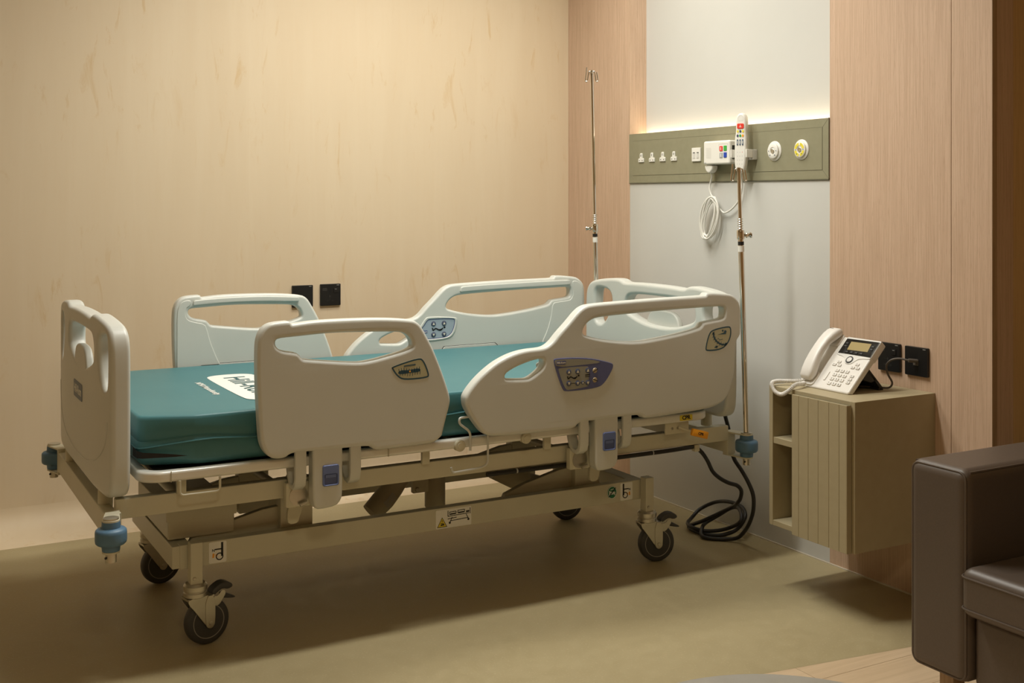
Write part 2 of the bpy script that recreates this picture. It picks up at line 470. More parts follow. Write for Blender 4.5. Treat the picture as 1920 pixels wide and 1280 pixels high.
tag(box('ceiling', (X0, Y0, CEIL), (XA, LW + 0.05, CEIL + 0.05), 'ceiling'), 'plain off-white ceiling', kind='structure')
tag(box('wall_foot', (X0 - 0.05, Y0, 0), (X0, LW, CEIL), 'stone'), 'cream wall at the foot side of the room', kind='structure')
tag(box('wall_back', (X0, Y0 - 0.05, 0), (XA, Y0, CEIL), 'wood_return'), 'brown wood wall behind the viewer', kind='structure')
tag(box('wall_alcove', (XA, Y0, 0), (XA + 0.05, ALC, CEIL), 'wood_return'), 'brown wood wall behind the armchair', kind='structure')

# left wall: backing, coved skirting, three upright sheets
wl = tag(box('wall_left', (X0, LW + 0.004, 0), (HW + 0.1, LW + 0.05, CEIL), 'stone'), 'cream stone-look wall beyond the bed', kind='structure')
xs = [X0, -0.16, 1.09, HW]
for a, b in zip(xs[:-1], xs[1:]):
    box('wall_sheet', (a, LW, 0.105), (b, LW + 0.006, CEIL), 'stone', wl)
bm = bmesh.new()
CW, CH = 0.14, 0.105
prof = [(LW - CW * (1 - math.sin(t)), CH * (1 - math.cos(t))) for t in [PI / 2 * k / 10 for k in range(11)]]
A = [[bm.verts.new((x, py, pz)) for py, pz in prof] for x in (X0, HW)]
for i in range(10): bm.faces.new((A[0][i], A[1][i], A[1][i + 1], A[0][i + 1]))
cv = fin('baseboard_left', bm, 'stone'); tag(cv, 'coved cream skirting along the left wall', kind='structure')

# head wall
wh = tag(box('wall_head', (HW + 0.09, ALC + 0.02, 0), (HW + 0.14, LW, CEIL), 'grey'), 'head wall of wood veneer and light grey laminate', kind='structure')
box('wood_panel', (HW, GY1, 0), (HW + 0.09, LW, CEIL), 'wood', wh)
box('wood_panel', (HW, 2.3285, 0), (HW + 0.09, GY0, CEIL), 'wood', wh)
box('wood_panel', (HW, ALC, 0), (HW + 0.09, 2.3265, CEIL), 'wood', wh)
box('grey_panel', (HW + 0.001, GY0, 0), (HW + 0.08, GY1, PZ0 - 0.004), 'grey', wh)
box('grey_panel', (HW + 0.084, GY0, PZ1 - 0.06), (HW + 0.0895, GY1, CEIL), 'grey', wh)
box('wood_return', (HW + 0.0905, ALC, 0), (XA, ALC + 0.018, CEIL), 'wood_return', wh)
box('wood_edge', (HW + 0.0003, ALC - 0.0012, 0), (HW + 0.020, ALC - 0.0002, CEIL), 'legwood', wh)
tag(box('trim_1', (HW - 0.005, ALC, 0), (HW, LW - CW, 0.004), 'sealant'), 'pale sealant line between head wall and floor', kind='structure')

# service panel
sp_ = thing('service_panel', (HW, 3.386, PZ0), 'olive rectangular service panel across the grey wall above the bed head', 'wall panel')
box('border', (HW - 0.004, GY0 + 0.002, PZ0), (HW + 0.020, GY1 - 0.0006, PZ1), 'olive', sp_)
box('light_trough', (HW + 0.020, GY0 + 0.002, PZ0 + 0.005), (HW + 0.080, GY1 - 0.0006, PZ1 - 0.012), 'olive', sp_)
gp = 0.029
box('inset', (HW - 0.0052, GY0 + gp + 0.001, PZ0 + gp + 0.001), (HW - 0.003, GY1 - gp - 0.001, PZ1 - gp - 0.001), 'olive', sp_)
multi = []
fW = lambda u, v, w: (HW - 0.004 - w, u, v)
ll = [((GY0 + gp, PZ0 + gp), (GY1 - gp, PZ0 + gp)), ((GY1 - gp, PZ0 + gp), (GY1 - gp, PZ1 - gp)), ((GY1 - gp, PZ1 - gp), (GY0 + gp, PZ1 - gp)), ((GY0 + gp, PZ1 - gp), (GY0 + gp, PZ0 + gp)),
      ((GY0 + 0.003, PZ1 - 0.002), (GY0 + gp, PZ1 - gp)), ((GY0 + 0.003, PZ0 + 0.002), (GY0 + gp, PZ0 + gp))]
multi_flat('joint_line', [stroke(a, b, 0.0009) for a, b in ll], fW, 'olive_dark', sp_, 0.0003)
box('side_edge', (HW - 0.0045, GY0 + 0.0003, PZ0 - 0.001), (HW - 0.0005, GY0 + 0.0022, PZ1 + 0.001), 'olive_dark', sp_)
box('bottom_edge', (HW - 0.0045, GY0 + 0.002, PZ0 - 0.003), (HW + 0.0005, GY1 - 0.0006, PZ0 - 0.0003), 'olive_dark', sp_)
# LED strip lying in the gap behind the panel's top edge
box('led_strip', (HW + 0.062, GY0 + 0.01, PZ1 - 0.012), (HW + 0.081, GY1 - 0.01, PZ1 - 0.007), 'led', sp_)

# ceiling luminaires, and a body for the added fill light
for lx, ly, sx, sy, _, _, _, lab in LUMS:
    t = thing('ceiling_or_fill_light', (lx, ly, CEIL - 0.03), lab, 'ceiling light')
    box('housing', (lx - sx / 2 - 0.03, ly - sy / 2 - 0.03, CEIL - 0.022), (lx + sx / 2 + 0.03, ly + sy / 2 + 0.03, CEIL - 0.001), 'ceiling', t, 0.004)
    box('diffuser', (lx - sx / 2, ly - sy / 2, CEIL - 0.028), (lx + sx / 2, ly + sy / 2, CEIL - 0.0225), 'diffuser', t)

# ================================================================== HOSPITAL BED
YC = 3.42
bed = thing('hospital_bed', (1.53, YC, 0), 'off-white and beige hospital bed with raised side rails and teal mattress', 'bed')

# ---- side rails ------------------------------------------------------------
FR = [(0.879, 0.73), (0.879, 0.815), (0.883, 0.842), (0.893, 0.861), (0.908, 0.873), (0.927, 0.877), (0.958, 0.8785), (0.966, 0.878), (0.970, 0.874), (0.972, 0.8705), (0.978, 0.8705), (1.035, 0.876), (1.133, 0.876), (1.235, 0.873), (1.315, 0.865), (1.333, 0.857), (1.345, 0.844), (1.361, 0.817), (1.383, 0.777), (1.411, 0.709), (1.43, 0.655), (1.435, 0.632), (1.431, 0.613), (1.421, 0.581), (1.411, 0.543), (1.408, 0.534), (1.397, 0.525), (1.379, 0.516), (1.30, 0.515), (1.211, 0.514), (1.201, 0.52), (1.192, 0.529), (1.10, 0.53), (1.035, 0.531), (0.981, 0.533), (0.965, 0.529), (0.954, 0.521), (0.927, 0.521), (0.912, 0.528), (0.898, 0.544), (0.89, 0.564), (0.887, 0.583), (0.884, 0.63)]
FRH = [(0.928, 0.815), (0.928, 0.830), (0.937, 0.835), (0.987, 0.837), (1.068, 0.841), (1.133, 0.84), (1.252, 0.835), (1.283, 0.832), (1.301, 0.825), (1.313, 0.812), (1.319, 0.794), (1.315, 0.786), (1.28, 0.775), (1.18, 0.756), (1.133, 0.759), (1.068, 0.767), (1.010, 0.775), (1.001, 0.777), (0.991, 0.790), (0.984, 0.7945), (0.943, 0.802)]
HR = [(1.481, 0.626), (1.482, 0.639), (1.495, 0.658), (1.525, 0.689), (1.571, 0.722), (1.609, 0.74), (1.647, 0.752), (1.687, 0.758), (1.734, 0.759), (1.754, 0.764), (1.774, 0.778), (1.794, 0.8), (1.827, 0.829), (1.86, 0.862), (1.881, 0.875), (1.906, 0.881), (2.043, 0.885), (2.169, 0.888), (2.336, 0.889), (2.342, 0.8905), (2.346, 0.896), (2.352, 0.898), (2.37, 0.898), (2.436, 0.892), (2.456, 0.885), (2.474, 0.87), (2.482, 0.856), (2.486, 0.828), (2.486, 0.761), (2.482, 0.753), (2.467, 0.735), (2.463, 0.708), (2.46, 0.632), (2.45, 0.604), (2.438, 0.571), (2.419, 0.548), (2.394, 0.536), (2.358, 0.527), (2.25, 0.522), (2.105, 0.517), (2.097, 0.524), (2.092, 0.527), (2.078, 0.533), (1.899, 0.53), (1.87, 0.529), (1.859, 0.524), (1.846, 0.513), (1.815, 0.512), (1.661, 0.512), (1.579, 0.516), (1.556, 0.519), (1.538, 0.53), (1.522, 0.549), (1.502, 0.576), (1.484, 0.606)]
HRH = [(1.876, 0.802), (1.881, 0.812), (1.893, 0.826), (1.914, 0.837), (1.943, 0.841), (2.043, 0.845), (2.202, 0.850), (2.367, 0.852), (2.410, 0.852), (2.419, 0.845), (2.418, 0.821), (2.412, 0.813), (2.394, 0.81), (2.338, 0.8045), (2.331, 0.802), (2.322, 0.791), (2.312, 0.7855), (2.234, 0.772), (2.137, 0.761), (2.074, 0.757), (2.016, 0.762), (1.973, 0.768), (1.931, 0.776), (1.897, 0.785), (1.878, 0.791)]
HRS = [(1.611, 0.68), (1.61, 0.689), (1.62, 0.698), (1.647, 0.71), (1.687, 0.722), (1.726, 0.729), (1.739, 0.727), (1.741, 0.713), (1.734, 0.7), (1.718, 0.688), (1.694, 0.674), (1.679, 0.672), (1.616, 0.677)]
HRP = [(1.768, 0.722), (1.778, 0.727), (1.847, 0.725), (1.91, 0.718), (1.973, 0.701), (1.984, 0.695), (1.977, 0.676), (1.952, 0.642), (1.927, 0.628), (1.815, 0.625), (1.8, 0.633)]
HRB = [(2.335, 0.719), (2.35, 0.768), (2.367, 0.781), (2.432, 0.789), (2.443, 0.782), (2.443, 0.755), (2.429, 0.729), (2.401, 0.712), (2.344, 0.711)]
FRB = [(1.254, 0.74), (1.333, 0.759), (1.35, 0.753), (1.368, 0.709), (1.361, 0.7), (1.29, 0.699), (1.27, 0.71), (1.253, 0.734)]
RT = 0.040                                             # rail thickness

def shrink(pts, d):
    cx = sum(p[0] for p in pts) / len(pts); cy = sum(p[1] for p in pts) / len(pts)
    out = []
    for x, y in pts:
        r = math.hypot(x - cx, y - cy); out.append((cx + (x - cx) * (r - d) / r, cy + (y - cy) * (r - d) / r))
    return out

def arrow_button(fm, u, v, r, up, parent):
    mt = Matrix.Identity(4)
    bm = bmesh.new(); bm_lathe(bm, [(r, 0), (r, 0.0012), (r * 0.8, 0.0024), (0, 0.0027)], mt, 16)
    for q in bm.verts: q.co = Vector(fm(u + q.co.x, v + q.co.y, q.co.z))
    bmesh.ops.recalc_face_normals(bm, faces=bm.faces)
    fin('button', bm, 'button', parent)
    s = 1 if up else -1
    flat('button_arrow', [(u - r * .5, v - s * r * .42), (u + r * .5, v - s * r * .42), (u, v + s * r * .58)], lambda a, b, c: fm(a, b, 0.0027 + c), 'arrow', parent, 0.0004)

def patient_icon(fm, u, v, s, parent):
    """little lying figure: zig-zag legs, back and round head"""
    P = [(-1.0, .22), (-.88, -.18), (-.45, .12), (.0, -.12), (.35, -.1), (.68, .08)]
    polys = [stroke((u + a[0] * s, v + a[1] * s), (u + b[0] * s, v + b[1] * s), .17 * s) for a, b in zip(P[:-1], P[1:])]
    polys.append(circ(u + .92 * s, v + .2 * s, .15 * s, 12)); polys.append([(u - .1 * s, v - .2 * s), (u + .3 * s, v - .28 * s), (u + .6 * s, v - .1 * s), (u + .2 * s, v - .08 * s)])
    multi_flat('figure_print', polys, lambda a, b, c: fm(a, b, 0.0006 + c), 'ink', parent, 0.0003)

def side_rail(outline, holes, sy, head, label):
    yo = YC + sy * 0.49                                # outer face
    ym = yo - sy * RT / 2
    rail = plate('side_rail', [chaikin(outline)] + [chaikin(h) for h in holes], RT, 0.0095, lambda u, v, w: (u, ym + w, v), 'rail', bed, 4, label)
    fo = lambda u, v, w: (u, yo + sy * w, v)           # outer skin
    fi = lambda u, v, w: (u, yo - sy * (RT + w), v)    # inner skin
    # grip bar set into the inner side of the top rail
    if head: g = [(1.930, 0.850), (1.932, 0.868), (1.945, 0.872), (2.05, 0.8755), (2.40, 0.881), (2.412, 0.879), (2.413, 0.864), (2.403, 0.861), (2.05, 0.856), (1.945, 0.852)]
    else: g = [(0.942, 0.844), (0.943, 0.859), (0.952, 0.863), (1.06, 0.868), (1.17, 0.868), (1.298, 0.860), (1.307, 0.857), (1.306, 0.844), (1.296, 0.843), (1.17, 0.850), (1.06, 0.851), (0.952, 0.846)]
    plate('grip', [chaikin(g, 1)], 0.012, 0.003, lambda u, v, w: fi(u, v, w + 0.003), 'rail', rail, 2)
    if head: pd = [(2.334, 0.792), (2.329, 0.745), (2.312, 0.690), (2.285, 0.640), (2.278, 0.570), (2.39, 0.565), (2.425, 0.60), (2.449, 0.64), (2.452, 0.71), (2.458, 0.74), (2.474, 0.762), (2.476, 0.83), (2.472, 0.853), (2.460, 0.868), (2.442, 0.876), (2.426, 0.875), (2.4265, 0.860), (2.4290, 0.848), (2.4290, 0.822), (2.42, 0.803), (2.40, 0.799), (2.36, 0.796)]
    else: pd = [(0.890, 0.575), (0.8895, 0.70), (0.8895, 0.815), (0.894, 0.842), (0.905, 0.858), (0.922, 0.864), (0.936, 0.862), (0.936, 0.847), (0.919, 0.837), (0.9175, 0.812), (0.925, 0.798), (0.945, 0.790), (0.982, 0.782), (0.990, 0.760), (1.000, 0.720), (1.022, 0.665), (1.035, 0.640), (1.035, 0.575)]
    plate('end_pad', [chaikin(pd, 1)], 0.006, 0.0028, lambda u, v, w: fi(u, v, w), 'rail', rail, 3)
    # hinge cover on the inner side
    if head: cp = [(1.848, 0.600), (1.848, 0.632), (1.865, 0.652), (2.081, 0.653), (2.100, 0.635), (2.100, 0.600)]
    else: cp = [(0.949, 0.600), (0.949, 0.630), (0.966, 0.647), (1.165, 0.648), (1.182, 0.630), (1.182, 0.600)]
    multi_flat('cover_joint', [stroke(cp[i], cp[i + 1], 0.0022) for i in range(1, 4)], lambda u, v, w: fi(u, v, w), 'ink', rail, 0.0006)
    plate('cover_plate', [shrink(cp, 0.003)], 0.004, 0.0012, lambda u, v, w: fi(u, v, w + 0.001), 'rail', rail, 1)
    lathe('cover_screw', [(0.0, 0.0025), (0.004, 0.0022), (0.005, 0)], fi(cp[1][0] + 0.010, cp[1][1] + 0.0, 0.003), (0, -sy, 0), 'steel', rail, 10)
    # lower latch housing, blue release handle, two support arms
    lx0, lx1 = (1.922, 2.006) if head else (1.030, 1.114)
    H = [(lx0, 0.60), (lx0, 0.41), (lx0 + 0.004, 0.380), (lx0 + 0.018, 0.373), (lx1 - 0.018, 0.377), (lx1 - 0.004, 0.392), (lx1, 0.41), (lx1, 0.60)]
    yl = yo - sy * 0.004
    plate('latch_housing', [chaikin(H, 1)], 0.040, 0.007, lambda u, v, w: (u, yl - sy * 0.020 + w, v), 'rail', rail, 3)
    bx0, bx1 = lx0 + 0.026, lx1 - 0.012
    fl_ = lambda u, v, w: (u, yl + sy * w, v)
    plate('release_handle', [rrect(bx0, 0.434, bx1, 0.490, 0.006), rrect(bx0 + 0.005, 0.438, bx1 - 0.005, 0.466, 0.004)], 0.006, 0.002, lambda u, v, w: fl_(u, v, w + 0.0015), 'latch', rail, 2, 'blue release handle')
    flat('handle_recess', rrect(bx0 + 0.003, 0.436, bx1 - 0.003, 0.468, 0.004), lambda u, v, w: fl_(u, v, w), 'latch_d', rail, 0.0012)
    box('handle_pull', (bx0 + 0.008, min(yl, yl + sy * 0.003), 0.456), (bx1 - 0.008, max(yl, yl + sy * 0.003), 0.465), 'latch', rail, 0.001)
    ax = (1.8685, 2.025) if head else (0.982, 1.136)
    for x0 in ax:
        path = [(0.0, 0.56), (0.0, 0.50), (0.0, 0.462), (0.006, 0.444), (0.022, 0.434), (0.040, 0.436), (0.056, 0.450), (0.066, 0.475), (0.07, 0.50)]
        bm = bmesh.new(); rings = []
        pv = [Vector((0, p[0], p[1])) for p in path]
        for i, p in enumerate(pv):
            t = (pv[min(i + 1, len(pv) - 1)] - pv[max(i - 1, 0)]).normalized(); nrm = Vector((0, t.z, -t.y))
            q = [p - nrm * 0.007, p + nrm * 0.007]
            rings.append([bm.verts.new((x0 + dx, yo - sy * (0.012 + a.y), a.z)) for dx, a in ((0, q[0]), (0.031, q[0]), (0.031, q[1]), (0, q[1]))])
        for A_, B_ in zip(rings[:-1], rings[1:]):
            for k in range(4): bm.faces.new((A_[k], A_[(k + 1) % 4], B_[(k + 1) % 4], B_[k]))
        bm.faces.new(rings[0]); bm.faces.new(rings[-1])
        bmesh.ops.recalc_face_normals(bm, faces=bm.faces)
        bmesh.ops.bevel(bm, geom=[e for e in bm.edges if len(e.link_faces) == 2 and e.calc_face_angle(0) > 1.0], offset=0.003, segments=2, affect='EDGES', profile=0.5, clamp_overlap=True)
        fin('support_arm', bm, 'rail', rail, angle=40)
    # pivot plate beside the latch
    lathe('pivot_plate', [(0.0, 0), (0.026, 0), (0.026, 0.006), (0, 0.006)], (lx0 - 0.020, yo - sy * 0.066, 0.402), (0, sy, 0), 'steel', rail, 20)
    box('pivot_bracket', (lx0 - 0.055, min(yo - sy * 0.062, yo - sy * 0.087), 0.372), (lx0 + 0.02, max(yo - sy * 0.062, yo - sy * 0.087), 0.44), 'frame', rail, 0.006)
    tube('pivot_screw', [(lx0 - 0.02, yo - sy * 0.05, 0.380), (lx0 + 0.0, yo - sy * 0.05, 0.386)], 0.005, 'steel', rail, 8)
    # printed labels and keypads
    if not head:
        flat('angle_label', chaikin(FRB, 2), fo, 'khaki_lbl', rail, 0.0005, 'khaki angle label with dark blue outline')
        ring(chaikin(FRB, 2), 0.0042, lambda u, v, w: fo(u, v, w + 0.0005), 'ink_teal', rail)
        ticks = [stroke((1.276 + 0.0075 * i, 0.722), (1.2745 + 0.0078 * i, 0.732 + 0.002 * math.sin(i)), 0.0016) for i in range(9)]
        ticks += [stroke((1.279 + 0.0075 * i, 0.722), (1.278 + 0.0075 * i, 0.7125 - 0.003 * (i in (3, 4, 5))), 0.0014) for i in range(9)]
        ticks += [chaikin([(1.271, 0.720), (1.278, 0.728), (1.305, 0.7265), (1.333, 0.730), (1.341, 0.726), (1.336, 0.719), (1.308, 0.7185), (1.28, 0.7165)], 1), stroke((1.290, 0.7385), (1.325, 0.741), 0.0028), stroke((1.290, 0.7355), (1.325, 0.738), 0.0008)]
        multi_flat('angle_scale', ticks, lambda u, v, w: fo(u, v, w + 0.0005), 'ink_teal', rail, 0.0004)
        lathe('level_ball', [(0, .0016), (.002, .001), (.0025, 0)], fo(1.308, 0.7225, 0.0008), (0, sy, 0), 'orange', rail, 10)
    else:
        flat('angle_label', chaikin(HRB, 2), fo, 'khaki_lbl', rail, 0.0005, 'khaki angle label with dark blue outline')
        ring(chaikin(HRB, 2), 0.0045, lambda u, v, w: fo(u, v, w + 0.0005), 'ink_teal', rail)
        arc = [(2.366 + 0.050 * (1 - math.cos(t)) + 0.004, 0.768 - 0.040 * math.sin(t)) for t in [PI / 2 * k / 7 for k in range(8)]]
        polys = [stroke(a, b, 0.0055) for a, b in zip(arc[:-1], arc[1:])]
        polys += [stroke(a, (a[0] - 0.006, a[1] - 0.005), 0.0014) for a in arc] + [stroke(a, (a[0] + 0.005, a[1] + 0.006), 0.0012) for a in arc]
        polys += [circ(2.370, 0.768, 0.004, 10), circ(2.421, 0.731, 0.004, 10), [(2.386, 0.763), (2.420, 0.762), (2.424, 0.772), (2.416, 0.776), (2.412, 0.768), (2.400, 0.765)], circ(2.408, 0.774, 0.0035, 10),
                  stroke((2.388, 0.752), (2.395, 0.745), 0.0016), stroke((2.395, 0.745), (2.408, 0.747), 0.0016), stroke((2.375, 0.722), (2.388, 0.725), 0.004), stroke((2.380, 0.728), (2.384, 0.719), 0.003)]
        multi_flat('angle_scale', polys, lambda u, v, w: fo(u, v, w + 0.0005), 'ink_teal', rail, 0.0004)
        # outer keypad
        plate('control_panel', [chaikin(HRP, 2)], 0.006, 0.0015, lambda u, v, w: fo(u, v, w + 0.0), 'panel_blue', rail, 2, 'violet-blue keypad with arrow buttons')
        fk = lambda u, v, w: fo(u, v, 0.003 + w)
        flat('keypad_top', chaikin([(1.772, 0.7195), (1.780, 0.7235), (1.847, 0.7215), (1.905, 0.715), (1.945, 0.704), (1.860, 0.7015), (1.781, 0.7005)], 1), fk, 'panel_grey', rail, 0.0005)
        flat('keypad_field', chaikin([(1.785, 0.694), (1.790, 0.698), (1.885, 0.6975), (1.893, 0.694), (1.893, 0.640), (1.888, 0.635), (1.822, 0.630), (1.812, 0.633), (1.80, 0.655)], 2), fk, 'panel_grey', rail, 0.0005)
        flat('maker_badge', rrect(1.7785, 0.7075, 1.8125, 0.7185, 0.0035), lambda u, v, w: fk(u, v, w + 0.0006), 'panel_blue', rail, 0.0004)
        text('maker_lettering', 'Hill-Rom', 0.0085, sub(lambda u, v, w: fk(sy_u(u, 1.7955, sy), v, w), 1.7955, 0.713, 0.001), 'arrow', rail, 0.0001)
        bu = [(1.822, 1), (1.853, 1), (1.889, 1)]
        for (u, _), vt, vb in zip(bu, (0.684, 0.6835, 0.684), (0.650, 0.6485, 0.647)):
            arrow_button(fk, u, vt, 0.0085, True, rail); arrow_button(fk, u, vb, 0.0085, False, rail)
        arrow_button(fk, 1.871, 0.649, 0.0055, True, rail)
        patient_icon(lambda u, v, w: fk(u, v, w), 1.838, 0.667, 0.0205, rail)
        multi_flat('bar_print', [stroke((1.880, 0.6705), (1.897, 0.6712), 0.003), stroke((1.880, 0.6655), (1.897, 0.666), 0.0022), stroke((1.830, 0.6495), (1.845, 0.649), 0.0016), stroke((1.861, 0.6487), (1.881, 0.648), 0.0016)], lambda u, v, w: fk(u, v, w + 0.0006), 'ink', rail, 0.0003)
        for (u, v, d) in ((1.915, 0.682, 0.5), (1.915, 0.6535, -0.45)):
            lathe('key_switch', [(0, .003), (.0065, .0026), (.0082, 0)], fk(u, v, 0), (0, sy, 0), 'knob', rail, 16)
            flat('key_slot', stroke((u - 0.0085, v - d * 0.0085), (u + 0.0085, v + d * 0.0085), 0.0022), lambda a, b, c: fk(a, b, 0.0028 + c), 'ink', rail, 0.0004)
        # inner keypad in a rimmed recess
        IP = [(1.742, 0.712), (1.765, 0.716), (1.780, 0.730), (1.795, 0.752), (1.806, 0.757), (1.900, 0.755), (1.912, 0.748), (1.905, 0.715), (1.893, 0.695), (1.875, 0.685), (1.80, 0.682), (1.765, 0.684), (1.748, 0.696)]
        IO = shrink(IP, -0.010)
        plate('keypad_rim', [chaikin(IO, 2), chaikin(IP, 2)], 0.007, 0.003, lambda u, v, w: fi(u, v, w), 'rail', rail, 2)
        flat('control_panel', chaikin(IP, 2), fi, 'panel_pale', rail, 0.001, 'pale blue keypad with arrow buttons')
        ring(chaikin(IP, 2), 0.0026, lambda u, v, w: fi(u, v, w + 0.001), 'panel_blue', rail)
        fi2 = lambda u, v, w: fi(u, v, 0.001 + w)
        for u in (1.822, 1.865):
            arrow_button(fi2, u, 0.738, 0.0095, True, rail); arrow_button(fi2, u, 0.698, 0.0095, False, rail)
        patient_icon(lambda u, v, w: fi2(u, v, w), 1.843, 0.718, 0.026, rail)
        flat('maker_badge', rrect(1.765, 0.7045, 1.798, 0.7155, 0.0035), fi2, 'panel_blue', rail, 0.0004)
        text('maker_lettering', 'Hill-Rom', 0.0085, sub(lambda u, v, w: fi2(sy_u(u, 1.7815, -sy), v, w), 1.7815, 0.710, 0.0005), 'white_print', rail, 0.0001)
    return rail

def sy_u(u, c, sy):                                    # keeps lettering readable from the side it faces
    return u if sy < 0 else 2 * c - u

def ring(pts, wd, fm, material, parent):
    n = len(pts)
    cx = sum(p[0] for p in pts) / n; cy = sum(p[1] for p in pts) / n
    inner = []
    for i in range(n):
        a, b = pts[i - 1], pts[(i + 1) % n]; dx, dy = b[0] - a[0], b[1] - a[1]; L = math.hypot(dx, dy) or 1
        nx, ny = -dy / L, dx / L
        if (cx - pts[i][0]) * nx + (cy - pts[i][1]) * ny < 0: nx, ny = -nx, -ny
        inner.append((pts[i][0] + nx * wd, pts[i][1] + ny * wd))
    bm = bmesh.new()
    A = [bm.verts.new(Vector(fm(u, v, 0.0004))) for u, v in pts]; B = [bm.verts.new(Vector(fm(u, v, 0.0004))) for u, v in inner]
    for i in range(n):
        j = (i + 1) % n; bm.faces.new((A[i], A[j], B[j], B[i]))
    bmesh.ops.recalc_face_normals(bm, faces=bm.faces)
    return fin('label_outline', bm, material, parent, smooth=False)

side_rail(FR, [FRH], -1, False, 'near side rail at the foot end')
side_rail(HR, [HRH, HRS], -1, True, 'near side rail at the head end')
side_rail(FR, [FRH], 1, False, 'far side rail at the foot end')
side_rail(HR, [HRH, HRS], 1, True, 'far side rail at the head end')

# ---- foot and head boards ------------------------------------------------------------
def end_board(name, xo, s, zb):
    """xo: outer face, s: +1 when the bed lies towards +X of it; arched board with a grip hole and two slots"""
    half = [(0.0, 0.889), (0.10, 0.888), (0.185, 0.884), (0.205, 0.894), (0.235, 0.897), (0.30, 0.893), (0.37, 0.884), (0.405, 0.872), (0.425, 0.845), (0.430, 0.80), (0.430, 0.70), (0.430, 0.58), (0.428, zb + 0.06), (0.420, zb + 0.02), (0.39, zb), (0.30, zb), (0.15, zb)]
    o = half + [(0.0, zb)] + [(-u, v) for u, v in half[:0:-1]]
    hh = [(0.0, 0.848), (0.12, 0.847), (0.185, 0.842), (0.205, 0.825), (0.212, 0.795), (0.205, 0.775), (0.15, 0.757), (0.08, 0.742)]
    hole = hh + [(0.0, 0.738)] + [(-u, v) for u, v in hh[:0:-1]]
    hole = [(u - 0.035, v) for u, v in hole]
    sl = [(0.290, 0.852), (0.345, 0.857), (0.370, 0.848), (0.374, 0.80), (0.372, 0.74), (0.364, 0.720), (0.335, 0.714), (0.306, 0.728), (0.280, 0.765), (0.262, 0.800), (0.266, 0.834)]
    sr = [(-0.292 - (u - 0.262) * 0.93, v) for u, v in sl[::-1]]
    T = 0.049
    def fm(u, v, w):
        a = max(0.0, abs(u) - 0.19) / 0.24
        return (xo + s * (T / 2 + 0.013 * a * a) + w * s, YC + u, v)
    cuts = [sg * (0.19 + 0.024 * k) for k in range(11) for sg in (-1, 1)]
    b = plate(name, [chaikin(o, 2), chaikin(hole, 2), chaikin(sl, 2), chaikin(sr, 2)], T, 0.012, fm, 'rail', bed, 4, cuts=cuts)
    # tab standing in the grip hole
    tabp = [(-0.10, 0.725), (-0.095, 0.760), (-0.075, 0.785), (-0.04, 0.795), (0.04, 0.795), (0.075, 0.785), (0.095, 0.760), (0.10, 0.725)]
    plate('grip_tab', [chaikin(tabp, 2)], 0.022, 0.006, lambda u, v, w: (xo + s * (0.012 + w), YC + u - 0.025, v), 'rail', b, 3)
    # embossed curve on the outer face
    fo = lambda u, v, w: (xo - s * w, YC + u, v)
    cvp = [(0.395 * math.cos(t), 0.64 - 0.15 * math.sin(t) ** 0.8) for t in [PI * k / 32 for k in range(33)]]
    bm = bmesh.new(); bm_tube(bm, [Vector(fm(u, v, 0)) - Vector((s * T / 2, 0, 0)) for u, v in cvp], 0.0018, 6)
    bmesh.ops.recalc_face_normals(bm, faces=bm.faces)
    fin('embossed_line', bm, 'rail', b)
    flat('maker_badge', rrect(-0.072, 0.641, 0.072, 0.688, 0.008), fo, 'badge', b, 0.0012)
    text('maker_lettering', 'Hill-Rom', 0.034, lambda u, v, w: fo(-s * u, 0.6645 + v, 0.001 + w), 'white_print', b, 0.0005)
    for sg in (-1, 1):
        lathe('mounting_stem', [(0, 0), (0.019, 0), (0.019, 0.06), (0, 0.06)], (xo + s * 0.025, YC + sg * 0.28, zb - 0.045), (0, 0, 1), 'frame', b, 16)
    return b
end_board('footboard', 0.514, 1, 0.445)
end_board('headboard', 2.535, -1, 0.470)

